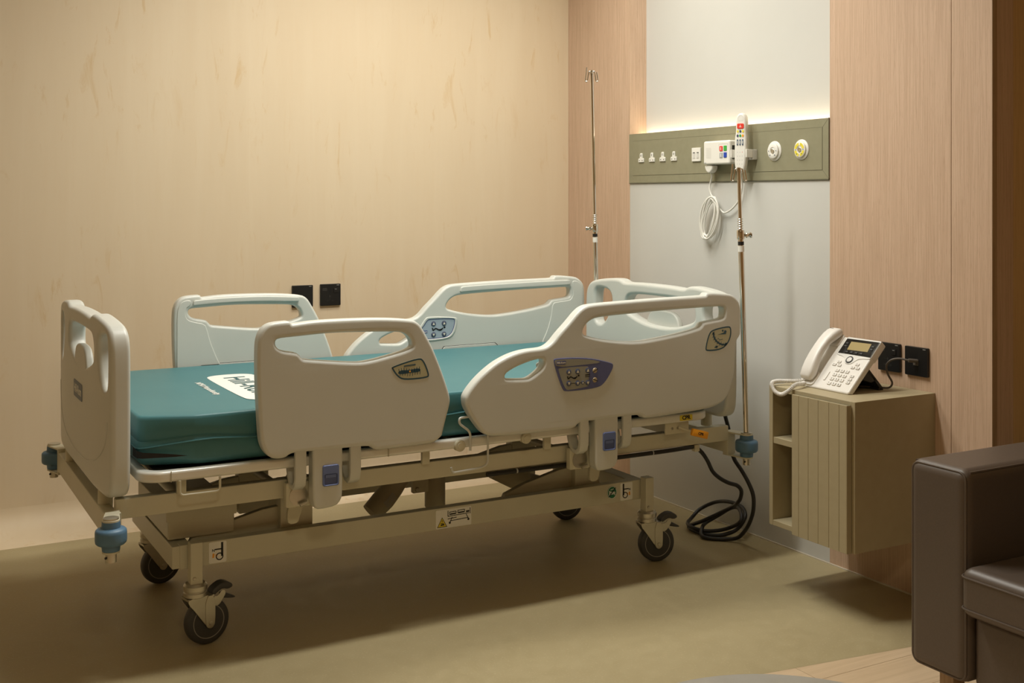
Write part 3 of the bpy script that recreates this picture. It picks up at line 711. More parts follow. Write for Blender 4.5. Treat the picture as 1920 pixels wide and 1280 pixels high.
# ---- deck: aluminium edge rail, dark plates ------------------------------------------------------------
DX0, DX1 = 0.592, 2.40
plate('deck_rail', [rrect(DX0, YC - 0.452, DX1, YC + 0.452, 0.06, 8), rrect(DX0 + 0.03, YC - 0.422, DX1 - 0.03, YC + 0.422, 0.035, 8)], 0.028, 0.008, lambda u, v, w: (u, v, 0.4985 + w), 'deck', bed, 3)
for a, b in ((0.64, 0.97), (0.985, 1.47), (1.485, 1.69), (1.705, 2.36)):
    box('deck_plate', (a, YC - 0.418, 0.492), (b, YC + 0.418, 0.504), 'deckplate', bed, 0.003)
for sg in (-1, 1):
    ys = YC + sg * 0.453
    for x in (1.479, 1.697):
        d = lathe('hinge_cap', [(0, 0.010), (0.009, 0.010), (0.0095, 0.0085), (0.0145, 0.0085), (0.0165, 0.0065), (0.0165, -0.01), (0, -0.01)], (x, ys, 0.4935), (0, sg, 0), 'frame', bed, 24)
    for x in (0.705, 1.395, 1.80):
        box('deck_bracket', (x - 0.012, ys - sg * 0.05 - 0.006, 0.44), (x + 0.012, ys - sg * 0.05 + 0.006, 0.487), 'frame', bed, 0.002)
    # wire loops that hold straps and the mattress
    yw = ys + sg * 0.003
    tube('strap_loop', round_path([(0.689, yw, 0.487), (0.689, yw, 0.449), (0.791, yw, 0.449), (0.791, yw, 0.487)], 0.012), 0.0032, 'frame', bed, 8)
    yw = ys + sg * 0.010
    tube('mattress_retainer', round_path([(1.540, yw - sg * 0.01, 0.574), (1.474, yw, 0.574), (1.474, yw, 0.558), (1.509, yw, 0.532), (1.509, yw, 0.478)], 0.014), 0.0036, 'rail', bed, 8)
    tube('strap_loop', round_path([(1.566, yw, 0.520), (1.566, yw, 0.432), (1.540, yw, 0.424), (1.452, yw, 0.420), (1.448, yw, 0.436)], 0.016), 0.0034, 'rail', bed, 8)
    # joints of the edge rail
    for x in (0.668, 1.26):
        box('rail_joint', (x - 0.0012, ys - 0.0012, 0.485), (x + 0.0012, ys + 0.0012, 0.512), 'motor', bed)

# ---- upper frame ------------------------------------------------------------
for sg in (-1, 1):
    yt = YC + sg * 0.375
    box('frame_tube', (0.545, yt - 0.016, 0.391), (2.515, yt + 0.016, 0.442), 'frame', bed, 0.004)
for xb, nm, dir_, hw in ((0.517, 'foot_beam', 1, 0.49), (2.545, 'head_beam', -1, 0.445)):
    x0, x1 = (xb, xb + 0.034) if dir_ > 0 else (xb - 0.034, xb)
    bmn = box(nm, (x0, YC - hw + 0.075, 0.349), (x1, YC + hw - 0.075, 0.410), 'frame', bed, 0.004)
    for sg in (-1, 1):
        yb = YC + sg * hw; xc = (x0 + x1) / 2 - dir_ * 0.018
        ye = YC + sg * (hw - 0.080)
        # forked corner bracket with rounded end
        for z in (0.4185, 0.3425):
            pts = [(x0, ye), (x1, ye)] + [(xc + 0.021 * math.cos(t), yb + sg * 0.021 * math.sin(t)) for t in [PI * k / 8 for k in range(9)]]
            plate('corner_bracket', [pts], 0.005, 0.001, lambda u, v, w, z=z: (u, v, z + w), 'frame', bmn, 1)
        box('bracket_web', (x0, min(ye, ye + sg * 0.024), 0.342), (x1, max(ye, ye + sg * 0.024), 0.419), 'frame', bmn, 0.002)
        bp = lathe('corner_bumper', [(0.010, 0.0), (0.021, 0.0), (0.0225, 0.014), (0.033, 0.0165), (0.0365, 0.0200), (0.0375, 0.026), (0.0375, 0.044), (0.0365, 0.050), (0.033, 0.0535), (0.0225, 0.056), (0.0215, 0.071), (0.010, 0.071)], (xc, yb, 0.3455), (0, 0, 1), 'bumper', bed, 32, 40)
        lathe('socket_sleeve', [(0.0115, -0.022), (0.0135, -0.022), (0.0135, 0.0), (0.0115, 0.0)], (xc, yb, 0.340), (0, 0, 1), 'steel', bp, 16)
        lathe('socket_rim', [(0.0105, 0.0), (0.019, 0.0), (0.019, 0.004), (0.0105, 0.005)], (xc, yb, 0.421), (0, 0, 1), 'steel', bp, 20)
        lathe('socket_pin', [(0, 0), (0.003, 0), (0.003, 0.003), (0, 0.003)], (xc - 0.012, yb - 0.006, 0.330), (-0.85, -0.5, 0), 'ink', bp, 8)
# cross members of the upper frame
for x in (0.72, 1.18, 2.10):
    tube('cross_tube', [(x, YC - 0.37, 0.415), (x, YC + 0.37, 0.415)], 0.016, 'frame', bed, 12)

# ---- base frame ------------------------------------------------------------
for sg in (-1, 1):
    yr = YC + sg * 0.255
    rl = box('base_rail', (0.732, yr - 0.016, 0.203), (2.244, yr + 0.016, 0.268), 'frame', bed, 0.003)
    if sg < 0: base_rail = rl
for x in (0.742, 2.236):
    box('base_crossbar', (x - 0.030, YC - 0.268, 0.205), (x + 0.022, YC + 0.268, 0.266), 'frame', bed, 0.003)

def caster(px, py, brake, turn):
    c = box('caster', (px - 0.0165, py - 0.0165, 0.165), (px + 0.0165, py + 0.0165, 0.280), 'frame', bed, 0.003)
    lathe('post_screw', [(0, .004), (.004, .003), (.005, 0)], (px - 0.006, py - 0.0165, 0.185), (0, -1, 0), 'steel', c, 10)
    lathe('swivel_collar', [(0, 0), (0.028, 0), (0.031, 0.002), (0.031, 0.012), (0.029, 0.014), (0.029, 0.016), (0.0315, 0.018), (0.0315, 0.030), (0.026, 0.036), (0, 0.036)], (px, py, 0.134), (0, 0, 1), 'steel', c, 28)
    bt = math.radians(turn)
    d = Vector((math.cos(bt), math.sin(bt), 0)); nrm = Vector((math.sin(bt), -math.cos(bt), 0))   # trailing way, wheel axis
    R = 0.0615
    wc = Vector((px, py, 0)) + d * 0.032 + Vector((0, 0, R))
    loc = lambda a, z, o: tuple(Vector((px, py, 0)) + d * a + nrm * o + Vector((0, 0, z)))
    fork = [(-0.030, 0.136), (0.045, 0.136), (0.045, 0.060), (0.041, 0.050), (0.032, 0.046), (0.022, 0.052), (-0.012, 0.100), (-0.030, 0.122)]
    for o in (-0.0215, 0.0215):
        plate('fork_plate', [chaikin(fork, 1)], 0.004, 0.001, lambda u, v, w, o=o: loc(u, v, o + w), 'steel', c, 1)
        rib = [(0.018, 0.134), (0.046, 0.134), (0.046, 0.060), (0.041, 0.049), (0.032, 0.045), (0.022, 0.050), (0.018, 0.06)]
        plate('fork_rib', [chaikin(rib, 1)], 0.003, 0.001, lambda u, v, w, o=o: loc(u, v, o * 1.14 + w), 'steel', c, 1)
    bm = bmesh.new(); bm_box(bm, (-0.030, -0.0215, 0.128), (0.045, 0.0215, 0.134), Matrix.Translation((px, py, 0)) @ Matrix.Rotation(bt, 4, 'Z'))
    bmesh.ops.recalc_face_normals(bm, faces=bm.faces); fin('fork_bridge', bm, 'steel', c, smooth=False)
    lathe('tyre', [(0.044, -0.0155), (0.056, -0.0155), (0.0600, -0.012), (R, -0.006), (R, 0.006), (0.0600, 0.012), (0.056, 0.0155), (0.044, 0.0155)], wc, nrm, 'tyre', c, 40, 50)
    lathe('wheel_ring', [(0.040, -0.0148), (0.0445, -0.0160), (0.046, -0.0150), (0.046, 0.0150), (0.0445, 0.0160), (0.040, 0.0148)], wc, nrm, 'hubring', c, 36)
    lathe('wheel_disc', [(0, -0.0125), (0.030, -0.0135), (0.0402, -0.0130), (0.0402, 0.0130), (0.030, 0.0135), (0, 0.0125)], wc, nrm, 'hub', c, 32)
    lathe('axle_bolt', [(0, -0.0285), (0.005, -0.0282), (0.0065, -0.025), (0.0065, 0.025), (0.005, 0.0282), (0, 0.0285)], wc, nrm, 'steel', c, 14)
    if brake:
        plate('brake_pedal', [chaikin([(0.040, 0.138), (0.052, 0.150), (0.075, 0.160), (0.098, 0.153), (0.104, 0.142), (0.090, 0.136), (0.072, 0.142), (0.060, 0.136), (0.046, 0.128)], 1)], 0.034, 0.004, lambda u, v, w: loc(u, v, w), 'tyre', c, 2)
        plate('brake_cam', [chaikin([(0.040, 0.130), (0.056, 0.128), (0.066, 0.142), (0.075, 0.140), (0.078, 0.130), (0.070, 0.118), (0.060, 0.104), (0.046, 0.100)], 1)], 0.003, 0.001, lambda u, v, w: loc(u, v, 0.022 + w), 'steel', c, 1)
        plate('brake_release', [chaikin([(0.072, 0.128), (0.082, 0.126), (0.112, 0.112), (0.114, 0.107), (0.100, 0.108), (0.074, 0.114)], 1)], 0.020, 0.003, lambda u, v, w: loc(u, v, w), 'tyre', c, 2)
    return c
caster(0.768, 3.128, True, 12); caster(2.252, 3.128, True, -12)
caster(0.768, 3.690, False, 9); caster(2.252, 3.690, False, -8)

# lift linkage, motors, control box
for x0, x1 in ((1.022, 1.118), (2.008, 2.104)):
    box('lift_column', (x0, 3.186, 0.205), (x1, 3.235, 0.400), 'frame', bed, 0.004)
    box('lift_column', (x0, 3.605, 0.205), (x1, 3.654, 0.400), 'frame', bed, 0.004)
    for sg in (-1, 1):
        y1 = YC + sg * 0.20
        pts = [(x0 - 0.26, 0.235), (x0 - 0.24, 0.275), (x0 + 0.02, 0.335), (x0 + 0.05, 0.30), (x0 + 0.03, 0.255)]
        plate('lift_arm', [chaikin(pts, 1)], 0.022, 0.004, lambda u, v, w: (u, y1 + w, v), 'frame', bed, 1)
        pts = [(x0 - 0.030, 0.445), (x0 + 0.040, 0.445), (x0 + 0.038, 0.38), (x0 + 0.020, 0.325), (x0 + 0.014, 0.305), (x0 - 0.012, 0.305), (x0 - 0.018, 0.325), (x0 - 0.010, 0.37)]
        plate('lift_hanger', [chaikin(pts, 1)], 0.012, 0.002, lambda u, v, w: (u, YC + sg * 0.34 + w, v), 'frame', bed, 1)
        lathe('pivot_bolt', [(0, .006), (.006, .005), (.007, 0)], (x0 + 0.045, y1 + sg * 0.03, 0.335), (0, sg, 0), 'steel', bed, 10)
    tube('lift_axle', [(x0 + 0.04, YC - 0.30, 0.345), (x0 + 0.04, YC + 0.30, 0.345)], 0.013, 'frame', bed, 12)
cb = box('control_box', (0.712, 3.20, 0.270), (0.895, 3.60, 0.352), 'frame', bed, 0.006)
box('box_flange', (0.706, 3.195, 0.322), (0.90, 3.205, 0.356), 'frame', cb, 0.002)
bm = bmesh.new(); bm_tube(bm, [(1.455, 3.33, 0.335), (1.425, 3.325, 0.300), (1.395, 3.32, 0.272), (1.350, 3.315, 0.235)], [0.032, 0.034, 0.036, 0.032], 16)
bmesh.ops.recalc_face_normals(bm, faces=bm.faces)
mo = fin('backrest_motor', bm, 'motor', bed, angle=30)
bm = bmesh.new(); p0, p1 = Vector((1.418, 3.287, 0.288)), Vector((1.385, 3.283, 0.261)); t = (p1 - p0).normalized(); sd = t.cross(Vector((0, -1, 0))).normalized() * 0.012
bm.faces.new([bm.verts.new(p) for p in (p0 + sd, p1 + sd, p1 - sd, p0 - sd)]); fin('motor_label', bm, 'sockmark', mo, smooth=False)
m2 = lathe('knee_motor', [(0, 0), (0.029, 0), (0.033, 0.006), (0.033, 0.10), (0.028, 0.115), (0, 0.115)], (1.583, 3.35, 0.214), (0, 0, 1), 'motor', bed, 20)
box('motor_bracket', (1.500, 3.335, 0.270), (1.556, 3.355, 0.325), 'frame', bed, 0.004)
lathe('bracket_bolt', [(0, .006), (.006, .005), (.008, 0)], (1.513, 3.333, 0.283), (0, -1, 0), 'steel', bed, 10)
tube('actuator', [(1.30, 3.34, 0.345), (1.75, 3.34, 0.345)], 0.018, 'motor', bed, 12)
bm = bmesh.new(); bm_tube(bm, [(1.72, 3.36, 0.345), (1.80, 3.36, 0.315), (1.80, 3.36, 0.315), (1.90, 3.36, 0.268), (1.905, 3.36, 0.265), (2.01, 3.36, 0.232)], [0.020, 0.024, 0.036, 0.042, 0.026, 0.024], 16)
bmesh.ops.recalc_face_normals(bm, faces=bm.faces); fin('lift_motor', bm, 'motor', bed, angle=30)
box('motor_housing', (1.86, 3.325, 0.255), (1.925, 3.40, 0.345), 'motor', bed, 0.010)

# CPR lever with orange tag, bracket, stickers
br = box('cpr_bracket', (2.222, 2.985, 0.446), (2.315, 2.993, 0.486), 'frame', bed, 0.003)
for x in (2.248, 2.270): lathe('bracket_screw', [(0, .003), (.004, .0025), (.005, 0)], (x, 2.985, 0.464), (0, -1, 0), 'steel', br, 10)
bm = bmesh.new(); bm_box(bm, (-0.032, -0.007, -0.0115), (0.032, 0.007, 0.0115), Matrix.Translation((2.322, 2.940, 0.4490)) @ Matrix.Rotation(math.radians(16), 4, 'Y'))
bmesh.ops.recalc_face_normals(bm, faces=bm.faces)
bmesh.ops.bevel(bm, geom=list(bm.edges), offset=0.003, segments=2, affect='EDGES', profile=0.5)
cl = fin('cpr_lever', bm, 'orange', bed, label='orange CPR lever')
c16, s16 = math.cos(math.radians(16)), math.sin(math.radians(16))
text('lever_lettering', 'CPR', 0.012, lambda u, v, w: (2.322 + u * c16 + v * s16, 2.9327 - w, 0.449 - u * s16 + v * c16), 'ink', cl, 0.0003)
tube('lever_rod', [(2.27, 2.98, 0.468), (2.30, 2.945, 0.455)], 0.005, 'frame', bed, 8)
fb = lambda u, v, w: (u, YC - 0.4524 - w, v)
st = flat('cpr_sticker', rrect(2.265, 0.4895, 2.315, 0.5075, 0.003), fb, 'yellow', bed, 0.0006, 'yellow CPR sticker')
text('sticker_lettering', 'CPR', 0.0175, lambda u, v, w: fb(2.290 + u, 0.4985 + v, 0.0004 + w), 'ink', st, 0.0007)

fr_ = lambda u, v, w: (u, YC - 0.255 - 0.016 - w, v)
def brake_sticker(x0, mirror):
    s = -1 if mirror else 1
    f = lambda u, v, w: fr_(x0 + s * u, v, w)
    stk = flat('brake_sticker', rrect(x0 - 0.024, 0.207, x0 + 0.024, 0.2645, 0.004), fr_, 'sticker', bed, 0.0006, 'white brake position sticker')
    polys = [stroke((0.012, 0.262), (0.012, 0.224), 0.006), stroke((-0.008, 0.244), (0.012, 0.244), 0.0035)]
    for k in range(16):
        a, b = 2 * PI * k / 16, 2 * PI * (k + 1) / 16
        polys.append([(0.005 + 0.0105 * math.cos(a), 0.224 + 0.0105 * math.sin(a)), (0.005 + 0.0105 * math.cos(b), 0.224 + 0.0105 * math.sin(b)), (0.005 + 0.0075 * math.cos(b), 0.224 + 0.0075 * math.sin(b)), (0.005 + 0.0075 * math.cos(a), 0.224 + 0.0075 * math.sin(a))])
    multi_flat('sticker_print', polys, lambda u, v, w: f(u, v, w + 0.0006), 'ink', stk, 0.0003)
    multi_flat('sticker_mark', [[(-0.015, 0.222), (-0.010, 0.222), (-0.009, 0.233), (-0.014, 0.234)], [(-0.006, 0.223), (-0.004, 0.223), (-0.003, 0.231), (-0.006, 0.230)]], lambda u, v, w: f(u, v, w + 0.0006), 'orange', stk, 0.0003)
    text('sticker_lettering', 'N', 0.010, lambda u, v, w: fr_(x0 + s * -0.012 + u, 0.2415 + v, w + 0.0004), 'ink', stk, 0.0003)
brake_sticker(0.834, False); brake_sticker(2.184, True)
gs = flat('green_sticker', circ(2.127, 0.239, 0.019, 28, 0.021), fr_, 'green', bed, 0.0006, 'round green sticker with a struck-out bed sign')
ring(circ(2.127, 0.239, 0.0185, 28, 0.0205), 0.0018, lambda u, v, w: fr_(u, v, w + 0.0007), 'white_print', gs)
multi_flat('sign_print', [stroke((2.117, 0.229), (2.117, 0.245), 0.003), stroke((2.117, 0.234), (2.139, 0.234), 0.003), stroke((2.138, 0.229), (2.138, 0.240), 0.003), circ(2.122, 0.240, 0.003, 8), stroke((2.126, 0.2385), (2.137, 0.2385), 0.004), stroke((2.121, 0.2475), (2.133, 0.250), 0.002)], lambda u, v, w: fr_(u, v, w + 0.0006), 'white_print', gs, 0.0003)
multi_flat('strike_print', [stroke((2.114, 0.2255), (2.141, 0.2535), 0.003)], lambda u, v, w: fr_(u, v, w + 0.0010), 'ink', gs, 0.0003)
ws = flat('warning_sticker', rrect(1.491, 0.206, 1.610, 0.262, 0.003), fr_, 'sticker', bed, 0.0006, 'white warning sticker with yellow triangle')
multi_flat('triangle_rim', [[(1.4945, 0.2095), (1.5285, 0.2095), (1.5115, 0.2400)]], lambda u, v, w: fr_(u, v, w + 0.0006), 'ink', ws, 0.0002)
multi_flat('triangle', [[(1.4975, 0.2115), (1.5255, 0.2115), (1.5115, 0.2365)]], lambda u, v, w: fr_(u, v, w + 0.0008), 'yellow', ws, 0.0003)
P = [stroke((1.5065, 0.2165), (1.5185, 0.2175), 0.004), stroke((1.5065, 0.2215), (1.5165, 0.2205), 0.002), stroke((1.5115, 0.225), (1.5115, 0.232), 0.0018)]
P += [stroke(a, b, 0.0020) for a, b in (((1.531, 0.240), (1.531, 0.2575)), ((1.531, 0.2405), (1.603, 0.2425)), ((1.606, 0.240), (1.606, 0.258)), ((1.545, 0.237), (1.538, 0.222)), ((1.538, 0.226), (1.600, 0.2285)), ((1.592, 0.240), (1.600, 0.226)), ((1.530, 0.2325), (1.560, 0.2345)),
                                        ((1.536, 0.245), (1.558, 0.2457)), ((1.536, 0.2525), (1.558, 0.2532)), ((1.536, 0.245), (1.536, 0.2525)), ((1.558, 0.2457), (1.558, 0.2532)), ((1.564, 0.2462), (1.587, 0.247)), ((1.564, 0.2542), (1.587, 0.255)), ((1.564, 0.2462), (1.564, 0.2542)), ((1.587, 0.247), (1.587, 0.255)))]
P += [circ(1.537, 0.2205, 0.0035, 10), circ(1.600, 0.2235, 0.0035, 10), [(1.538, 0.246), (1.556, 0.2465), (1.556, 0.2485), (1.538, 0.248)], [(1.566, 0.247), (1.585, 0.2475), (1.585, 0.2500), (1.566, 0.2495)], stroke((1.592, 0.2475), (1.603, 0.248), 0.005)]
multi_flat('sticker_print', P, lambda u, v, w: fr_(u, v, w + 0.0010), 'ink', ws, 0.0003)

# ================================================================== MATTRESS
mt_ = thing('mattress', (1.53, YC, 0.513), 'teal vinyl mattress with white printed logo lying on the hospital bed', 'mattress')
MX0, MX1, MW, MZ0, MZ1 = 0.598, 2.450, 0.438, 0.5135, 0.646
def mat_outline(inset, nseg=8):
    x0, x1, wd = MX0 + inset, MX1 - inset, MW - inset
    out = []
    # foot corners cut on a slant, head corners rounded
    def arc(cx, cy, r, a0, a1):
        return [(cx + r * math.cos(math.radians(a0 + (a1 - a0) * k / nseg)), cy + r * math.sin(math.radians(a0 + (a1 - a0) * k / nseg))) for k in range(nseg + 1)]
    r = 0.05
    out += arc(x1 - r, wd - r, r, 90, 0) + arc(x1 - r, -wd + r, r, 0, -90)
    n = 40
    out += [(x1 - r + (x0 + 0.14 - x1 + r) * k / n, -wd) for k in range(1, n)]
    out += [(x0 + 0.135, -wd), (x0 + 0.130, -wd + 0.001), (x0 + 0.02, -wd + 0.040), (x0 + 0.006, -wd + 0.048), (x0, -wd + 0.065)]
    out += [(x0, -wd + 0.065 + (2 * wd - 0.13) * k / 16) for k in range(1, 16)]
    out += [(x0, wd - 0.065), (x0 + 0.006, wd - 0.048), (x0 + 0.02, wd - 0.040), (x0 + 0.130, wd - 0.001), (x0 + 0.135, wd)]
    out += [(x0 + 0.14 + (x1 - r - x0 - 0.14) * k / n, wd) for k in range(1, n)]
    return out
bm = bmesh.new()
Hh = MZ1 - MZ0
lay = [(0.030, 0.0), (0.012, 0.006), (0.002, 0.022), (0.0, 0.045), (0.001, 0.064), (0.004, 0.070), (0.001, 0.076), (0.0, 0.095), (0.0005, 0.122), (0.002, 0.1285), (0.005, 0.1315), (0.010, 0.1325)]
rings = []
random.seed(3)
for li, (ins, dz) in enumerate(lay):
    ring_ = []
    for i, (x, y) in enumerate(mat_outline(ins)):
        # the welt dips and rises a little along the bed
        wob = 0.006 * math.sin(x * 9.0 + 1.0) + 0.004 * math.sin(x * 23 + y * 7)
        z = MZ0 + dz + (wob if 0.04 < dz < 0.1 else 0.0)
        px = 0.0010 * math.sin(x * 31 + dz * 60) if 0 < dz < 0.12 else 0
        ring_.append(bm.verts.new((x, YC + y + (px if y < 0 else -px), z)))
    rings.append(ring_)
for A, B in zip(rings[:-1], rings[1:]):
    n = len(A)
    for i in range(n): bm.faces.new((A[i], A[(i + 1) % n], B[(i + 1) % n], B[i]))
bm.faces.new(rings[0][::-1])
# crowned top in concentric steps
last = rings[-1]
for ins, z in ((0.05, MZ1 + 0.001), (0.12, MZ1 + 0.002), (0.22, MZ1 + 0.0025), (0.32, MZ1 + 0.003)):
    cur = [bm.verts.new((x, YC + y, z)) for x, y in mat_outline(ins)]
    for i in range(len(cur)): bm.faces.new((last[i], last[(i + 1) % len(cur)], cur[(i + 1) % len(cur)], cur[i]))
    last = cur
bm.faces.new(last)
bmesh.ops.recalc_face_normals(bm, faces=bm.faces)
body = fin('cover', bm, 'teal', mt_, angle=50)
# welted seam running round the side
o_ = mat_outline(-0.001)
seam = []
for x, y in o_:
    wob = 0.006 * math.sin(x * 9.0 + 1.0) + 0.004 * math.sin(x * 23 + y * 7)
    seam.append((x, YC + y, MZ0 + 0.066 + wob - 0.012 * max(0.0, 1 - (x - MX0) / 0.35)))
tube('welt_seam', seam, 0.0024, 'teal', mt_, 6, True)
zp = [(0.5985, 3.075), (0.6000, 3.030), (0.612, 3.0155), (0.65, 3.002), (0.685, 2.989), (0.715, 2.980)]
bm = bmesh.new(); A, B = [], []
for k, (x, y) in enumerate(zp):
    h = 0.011 * (1 - k / 5.0) ** 0.8 + 0.0002
    A.append(bm.verts.new((x - 0.004, y - 0.004, 0.552 - h - 0.006 * k / 5))); B.append(bm.verts.new((x - 0.004, y - 0.004, 0.552 + h - 0.006 * k / 5)))
for i in range(5): bm.faces.new((A[i], A[i + 1], B[i + 1], B[i]))
fin('zip_opening', bm, 'zip', mt_, label='dark open gap of the cover zip')
ft = lambda u, v, w: (u, v, MZ1 + 0.0031 + w)
pill = [(0.912, 3.545), (0.935, 3.575), (1.045, 3.575), (1.055, 3.545), (1.056, 3.36), (1.055, 3.175), (1.043, 3.145), (0.925, 3.145), (0.910, 3.175), (0.910, 3.36)]
flat('logo_pill', chaikin([(0.905, 3.53), (0.915, 3.585), (0.98, 3.60), (1.045, 3.585), (1.058, 3.53), (1.058, 3.17), (1.045, 3.115), (0.98, 3.10), (0.915, 3.115), (0.905, 3.17)], 2), ft, 'white_print', mt_, 0.0006)
text('logo_lettering', 'Hill-Rom', 0.092, lambda u, v, w: ft(0.981 + v, 3.350 - u, w + 0.0006), 'teal_print', mt_, 0.0012, 1.13)
text('name_lettering', 'NP50 Monodensity', 0.0265, lambda u, v, w: ft(0.861 + v, 3.362 - u, w), 'white_print', mt_, 0.0005, 1.16)

# ================================================================== IV POLES
def iv_pole(base, top, zc, knob, label):
    """stainless pole in two sections; zc: height of the clamp collar"""
    b, t = Vector(base), Vector(top)
    p = thing('iv_pole', base, label, 'IV pole', 'chrome drip poles standing at the bed head')
    at = lambda z: b + (t - b) * ((z - b.z) / (t.z - b.z))
    d = (t - b).normalized()
    tube('lower_tube', [b, at(zc)], 0.0095, 'chrome', p, 16)
    tube('upper_tube', [at(zc - 0.02), t], 0.0062, 'chrome', p, 14)
    lathe('clamp_collar', [(0.0065, 0), (0.0125, 0), (0.013, 0.003), (0.013, 0.026), (0.0115, 0.030), (0.0065, 0.030)], at(zc), d, 'chrome', p, 18)
    for k in range(5):
        c = at(zc + 0.036 + 0.0075 * k)
        lathe('spring_ring', [(0.0064, -0.0018), (0.0085, -0.0018), (0.0098, 0.0), (0.0085, 0.0018), (0.0064, 0.0018)], c, d, 'chrome', p, 14)
    kd = Vector(knob).normalized()
    lathe('clamp_knob', [(0, 0), (0.004, 0), (0.004, 0.014), (0.0085, 0.016), (0.0095, 0.020), (0.0065, 0.025), (0.0065, 0.028), (0.0100, 0.032), (0.0095, 0.036), (0, 0.037)], at(zc + 0.013), kd, 'chrome', p, 16)
    lathe('black_band', [(0.0098, 0), (0.0101, 0), (0.0101, 0.012), (0.0098, 0.012)], at(zc - 0.020), d, 'black', p, 16)
    lathe('white_label', [(0.0098, 0), (0.0101, 0), (0.0101, 0.020), (0.0098, 0.020)], at(zc - 0.042), d, 'white', p, 16)
    for sx in (-1, 1):
        h = round_path([t + Vector((0, 0, -0.002)), t + Vector((sx * 0.009, -sx * 0.007, 0.001)), t + Vector((sx * 0.014, -sx * 0.010, -0.040)), t + Vector((sx * 0.021, -sx * 0.015, -0.040)), t + Vector((sx * 0.016, -sx * 0.012, -0.004 + 0.02 * (sx < 0)))], 0.006)
        tube('drip_hook', h, 0.0026, 'chrome', p, 8)
    lathe('top_cap', [(0, .006), (.006, .004), (.0072, -.004), (.0072, -.012), (0, -.012)], t, d, 'chrome', p, 14)
    return p
iv_pole((2.545, 2.975, 0.427), (2.513, 2.975, 1.298), 1.066, (0.75, -0.45, 0), 'short chrome IV pole at the near bed corner before the white call handset')
iv_pole((2.545, 3.865, 0.427), (2.514, 3.865, 1.705), 1.068, (-0.85, 0.5, 0), 'tall extended chrome IV pole at the far bed corner before the wood panel')

# ================================================================== POWER CABLE
cab = [(1.60, 3.028, 0.384), (1.80, 3.026, 0.383), (2.05, 3.026, 0.384), (2.25, 3.026, 0.384), (2.355, 3.034, 0.384), (2.385, 3.045, 0.380), (2.41, 3.042, 0.362), (2.44, 3.048, 0.329), (2.47, 3.058, 0.288), (2.5, 3.059, 0.262), (2.53, 3.049, 0.244), (2.56, 3.040, 0.233), (2.58, 3.042, 0.213), (2.6, 3.069, 0.180), (2.62, 3.108, 0.152),
       (2.66, 3.181, 0.116), (2.64, 3.23, 0.084), (2.605, 3.275, 0.052), (2.60, 3.340, 0.020), (2.600, 3.352, 0.009), (2.594, 3.308, 0.008), (2.602, 3.251, 0.008), (2.645, 3.222, 0.008), (2.690, 3.200, 0.025), (2.715, 3.185, 0.062), (2.735, 3.205, 0.082), (2.748, 3.245, 0.092), (2.750, 3.31, 0.092), (2.748, 3.385, 0.074), (2.71, 3.425, 0.045), (2.66, 3.415, 0.020), (2.60, 3.36, 0.022),
       (2.585, 3.315, 0.021), (2.600, 3.268, 0.018), (2.640, 3.240, 0.020), (2.670, 3.205, 0.036), (2.68, 3.165, 0.064), (2.70, 3.184, 0.086), (2.72, 3.228, 0.094), (2.715, 3.261, 0.084), (2.69, 3.295, 0.055), (2.645, 3.305, 0.034), (2.600, 3.275, 0.030), (2.572, 3.244, 0.012)]
tail = [(2.580, 3.214, 0.008), (2.625, 3.175, 0.008), (2.650, 3.140, 0.020), (2.648, 3.095, 0.062), (2.64, 3.059, 0.110), (2.63, 3.037, 0.152), (2.62, 3.028, 0.196), (2.61, 3.039, 0.235), (2.6, 3.062, 0.273), (2.59, 3.09, 0.309), (2.590, 3.105, 0.345), (2.592, 3.12, 0.40), (2.575, 3.13, 0.475)]
pc = tube('power_cable', smooth_path(cab + tail, 7), 0.0068, 'black', None, 10)
tag(pc, 'black power cable coiled on the floor by the grey wall', 'cable')
for x in (1.70, 1.98, 2.20):
    bm = bmesh.new(); bm_tube(bm, [(x - 0.002, 3.026, 0.384), (x + 0.002, 3.026, 0.384)], 0.0078, 10)
    fin('cable_tie', bm, 'sockmark', pc)
box('cable_clip', (2.372, 3.026, 0.368), (2.392, 3.046, 0.3905), 'frame', pc, 0.003)

# ================================================================== WALL FITTINGS ON THE SERVICE PANEL
FP = HW - 0.0052
fp = lambda u, v, w: (FP - w, u, v)
names4 = ['leftmost of four white three-pin sockets on the olive panel', 'second from left of four white three-pin sockets on the olive panel', 'third from left of four white three-pin sockets on the olive panel', 'rightmost of four white three-pin sockets on the olive panel']
for y, lab in zip((3.865, 3.792, 3.720, 3.647), names4):
    t = thing('power_outlet', (FP, y, 1.347), lab, 'power socket', 'white sockets in a row on the olive panel')
    T_ = [(y - 0.018, 1.3475), (y + 0.018, 1.3475), (y + 0.018, 1.3605), (y + 0.015, 1.3635), (y + 0.008, 1.3645), (y + 0.0075, 1.380), (y + 0.004, 1.3845), (y - 0.004, 1.3845), (y - 0.0075, 1.380), (y - 0.008, 1.3645), (y - 0.015, 1.3635), (y - 0.018, 1.3605)]
    plate('socket_face', [T_], 0.005, 0.001, lambda u, v, w: fp(u, v, 0.0025 + w), 'white', t, 1)
    fq = lambda u, v, w: fp(u, v, 0.005 + w)
    flat('earth_slot', stroke((y, 1.370), (y, 1.379), 0.0032), fq, 'hole', t, 0.0003)
    for s in (-1, 1): flat('pin_slot', circ(y + s * 0.0095, 1.3545, 0.0024, 10), fq, 'hole', t, 0.0003)
t = thing('data_outlet', (FP, 3.505, 1.341), 'white square double data socket left of the call box', 'data socket')
box('face_plate', (FP - 0.006, 3.479, 1.341), (FP, 3.531, 1.393), 'white', t, 0.0015)
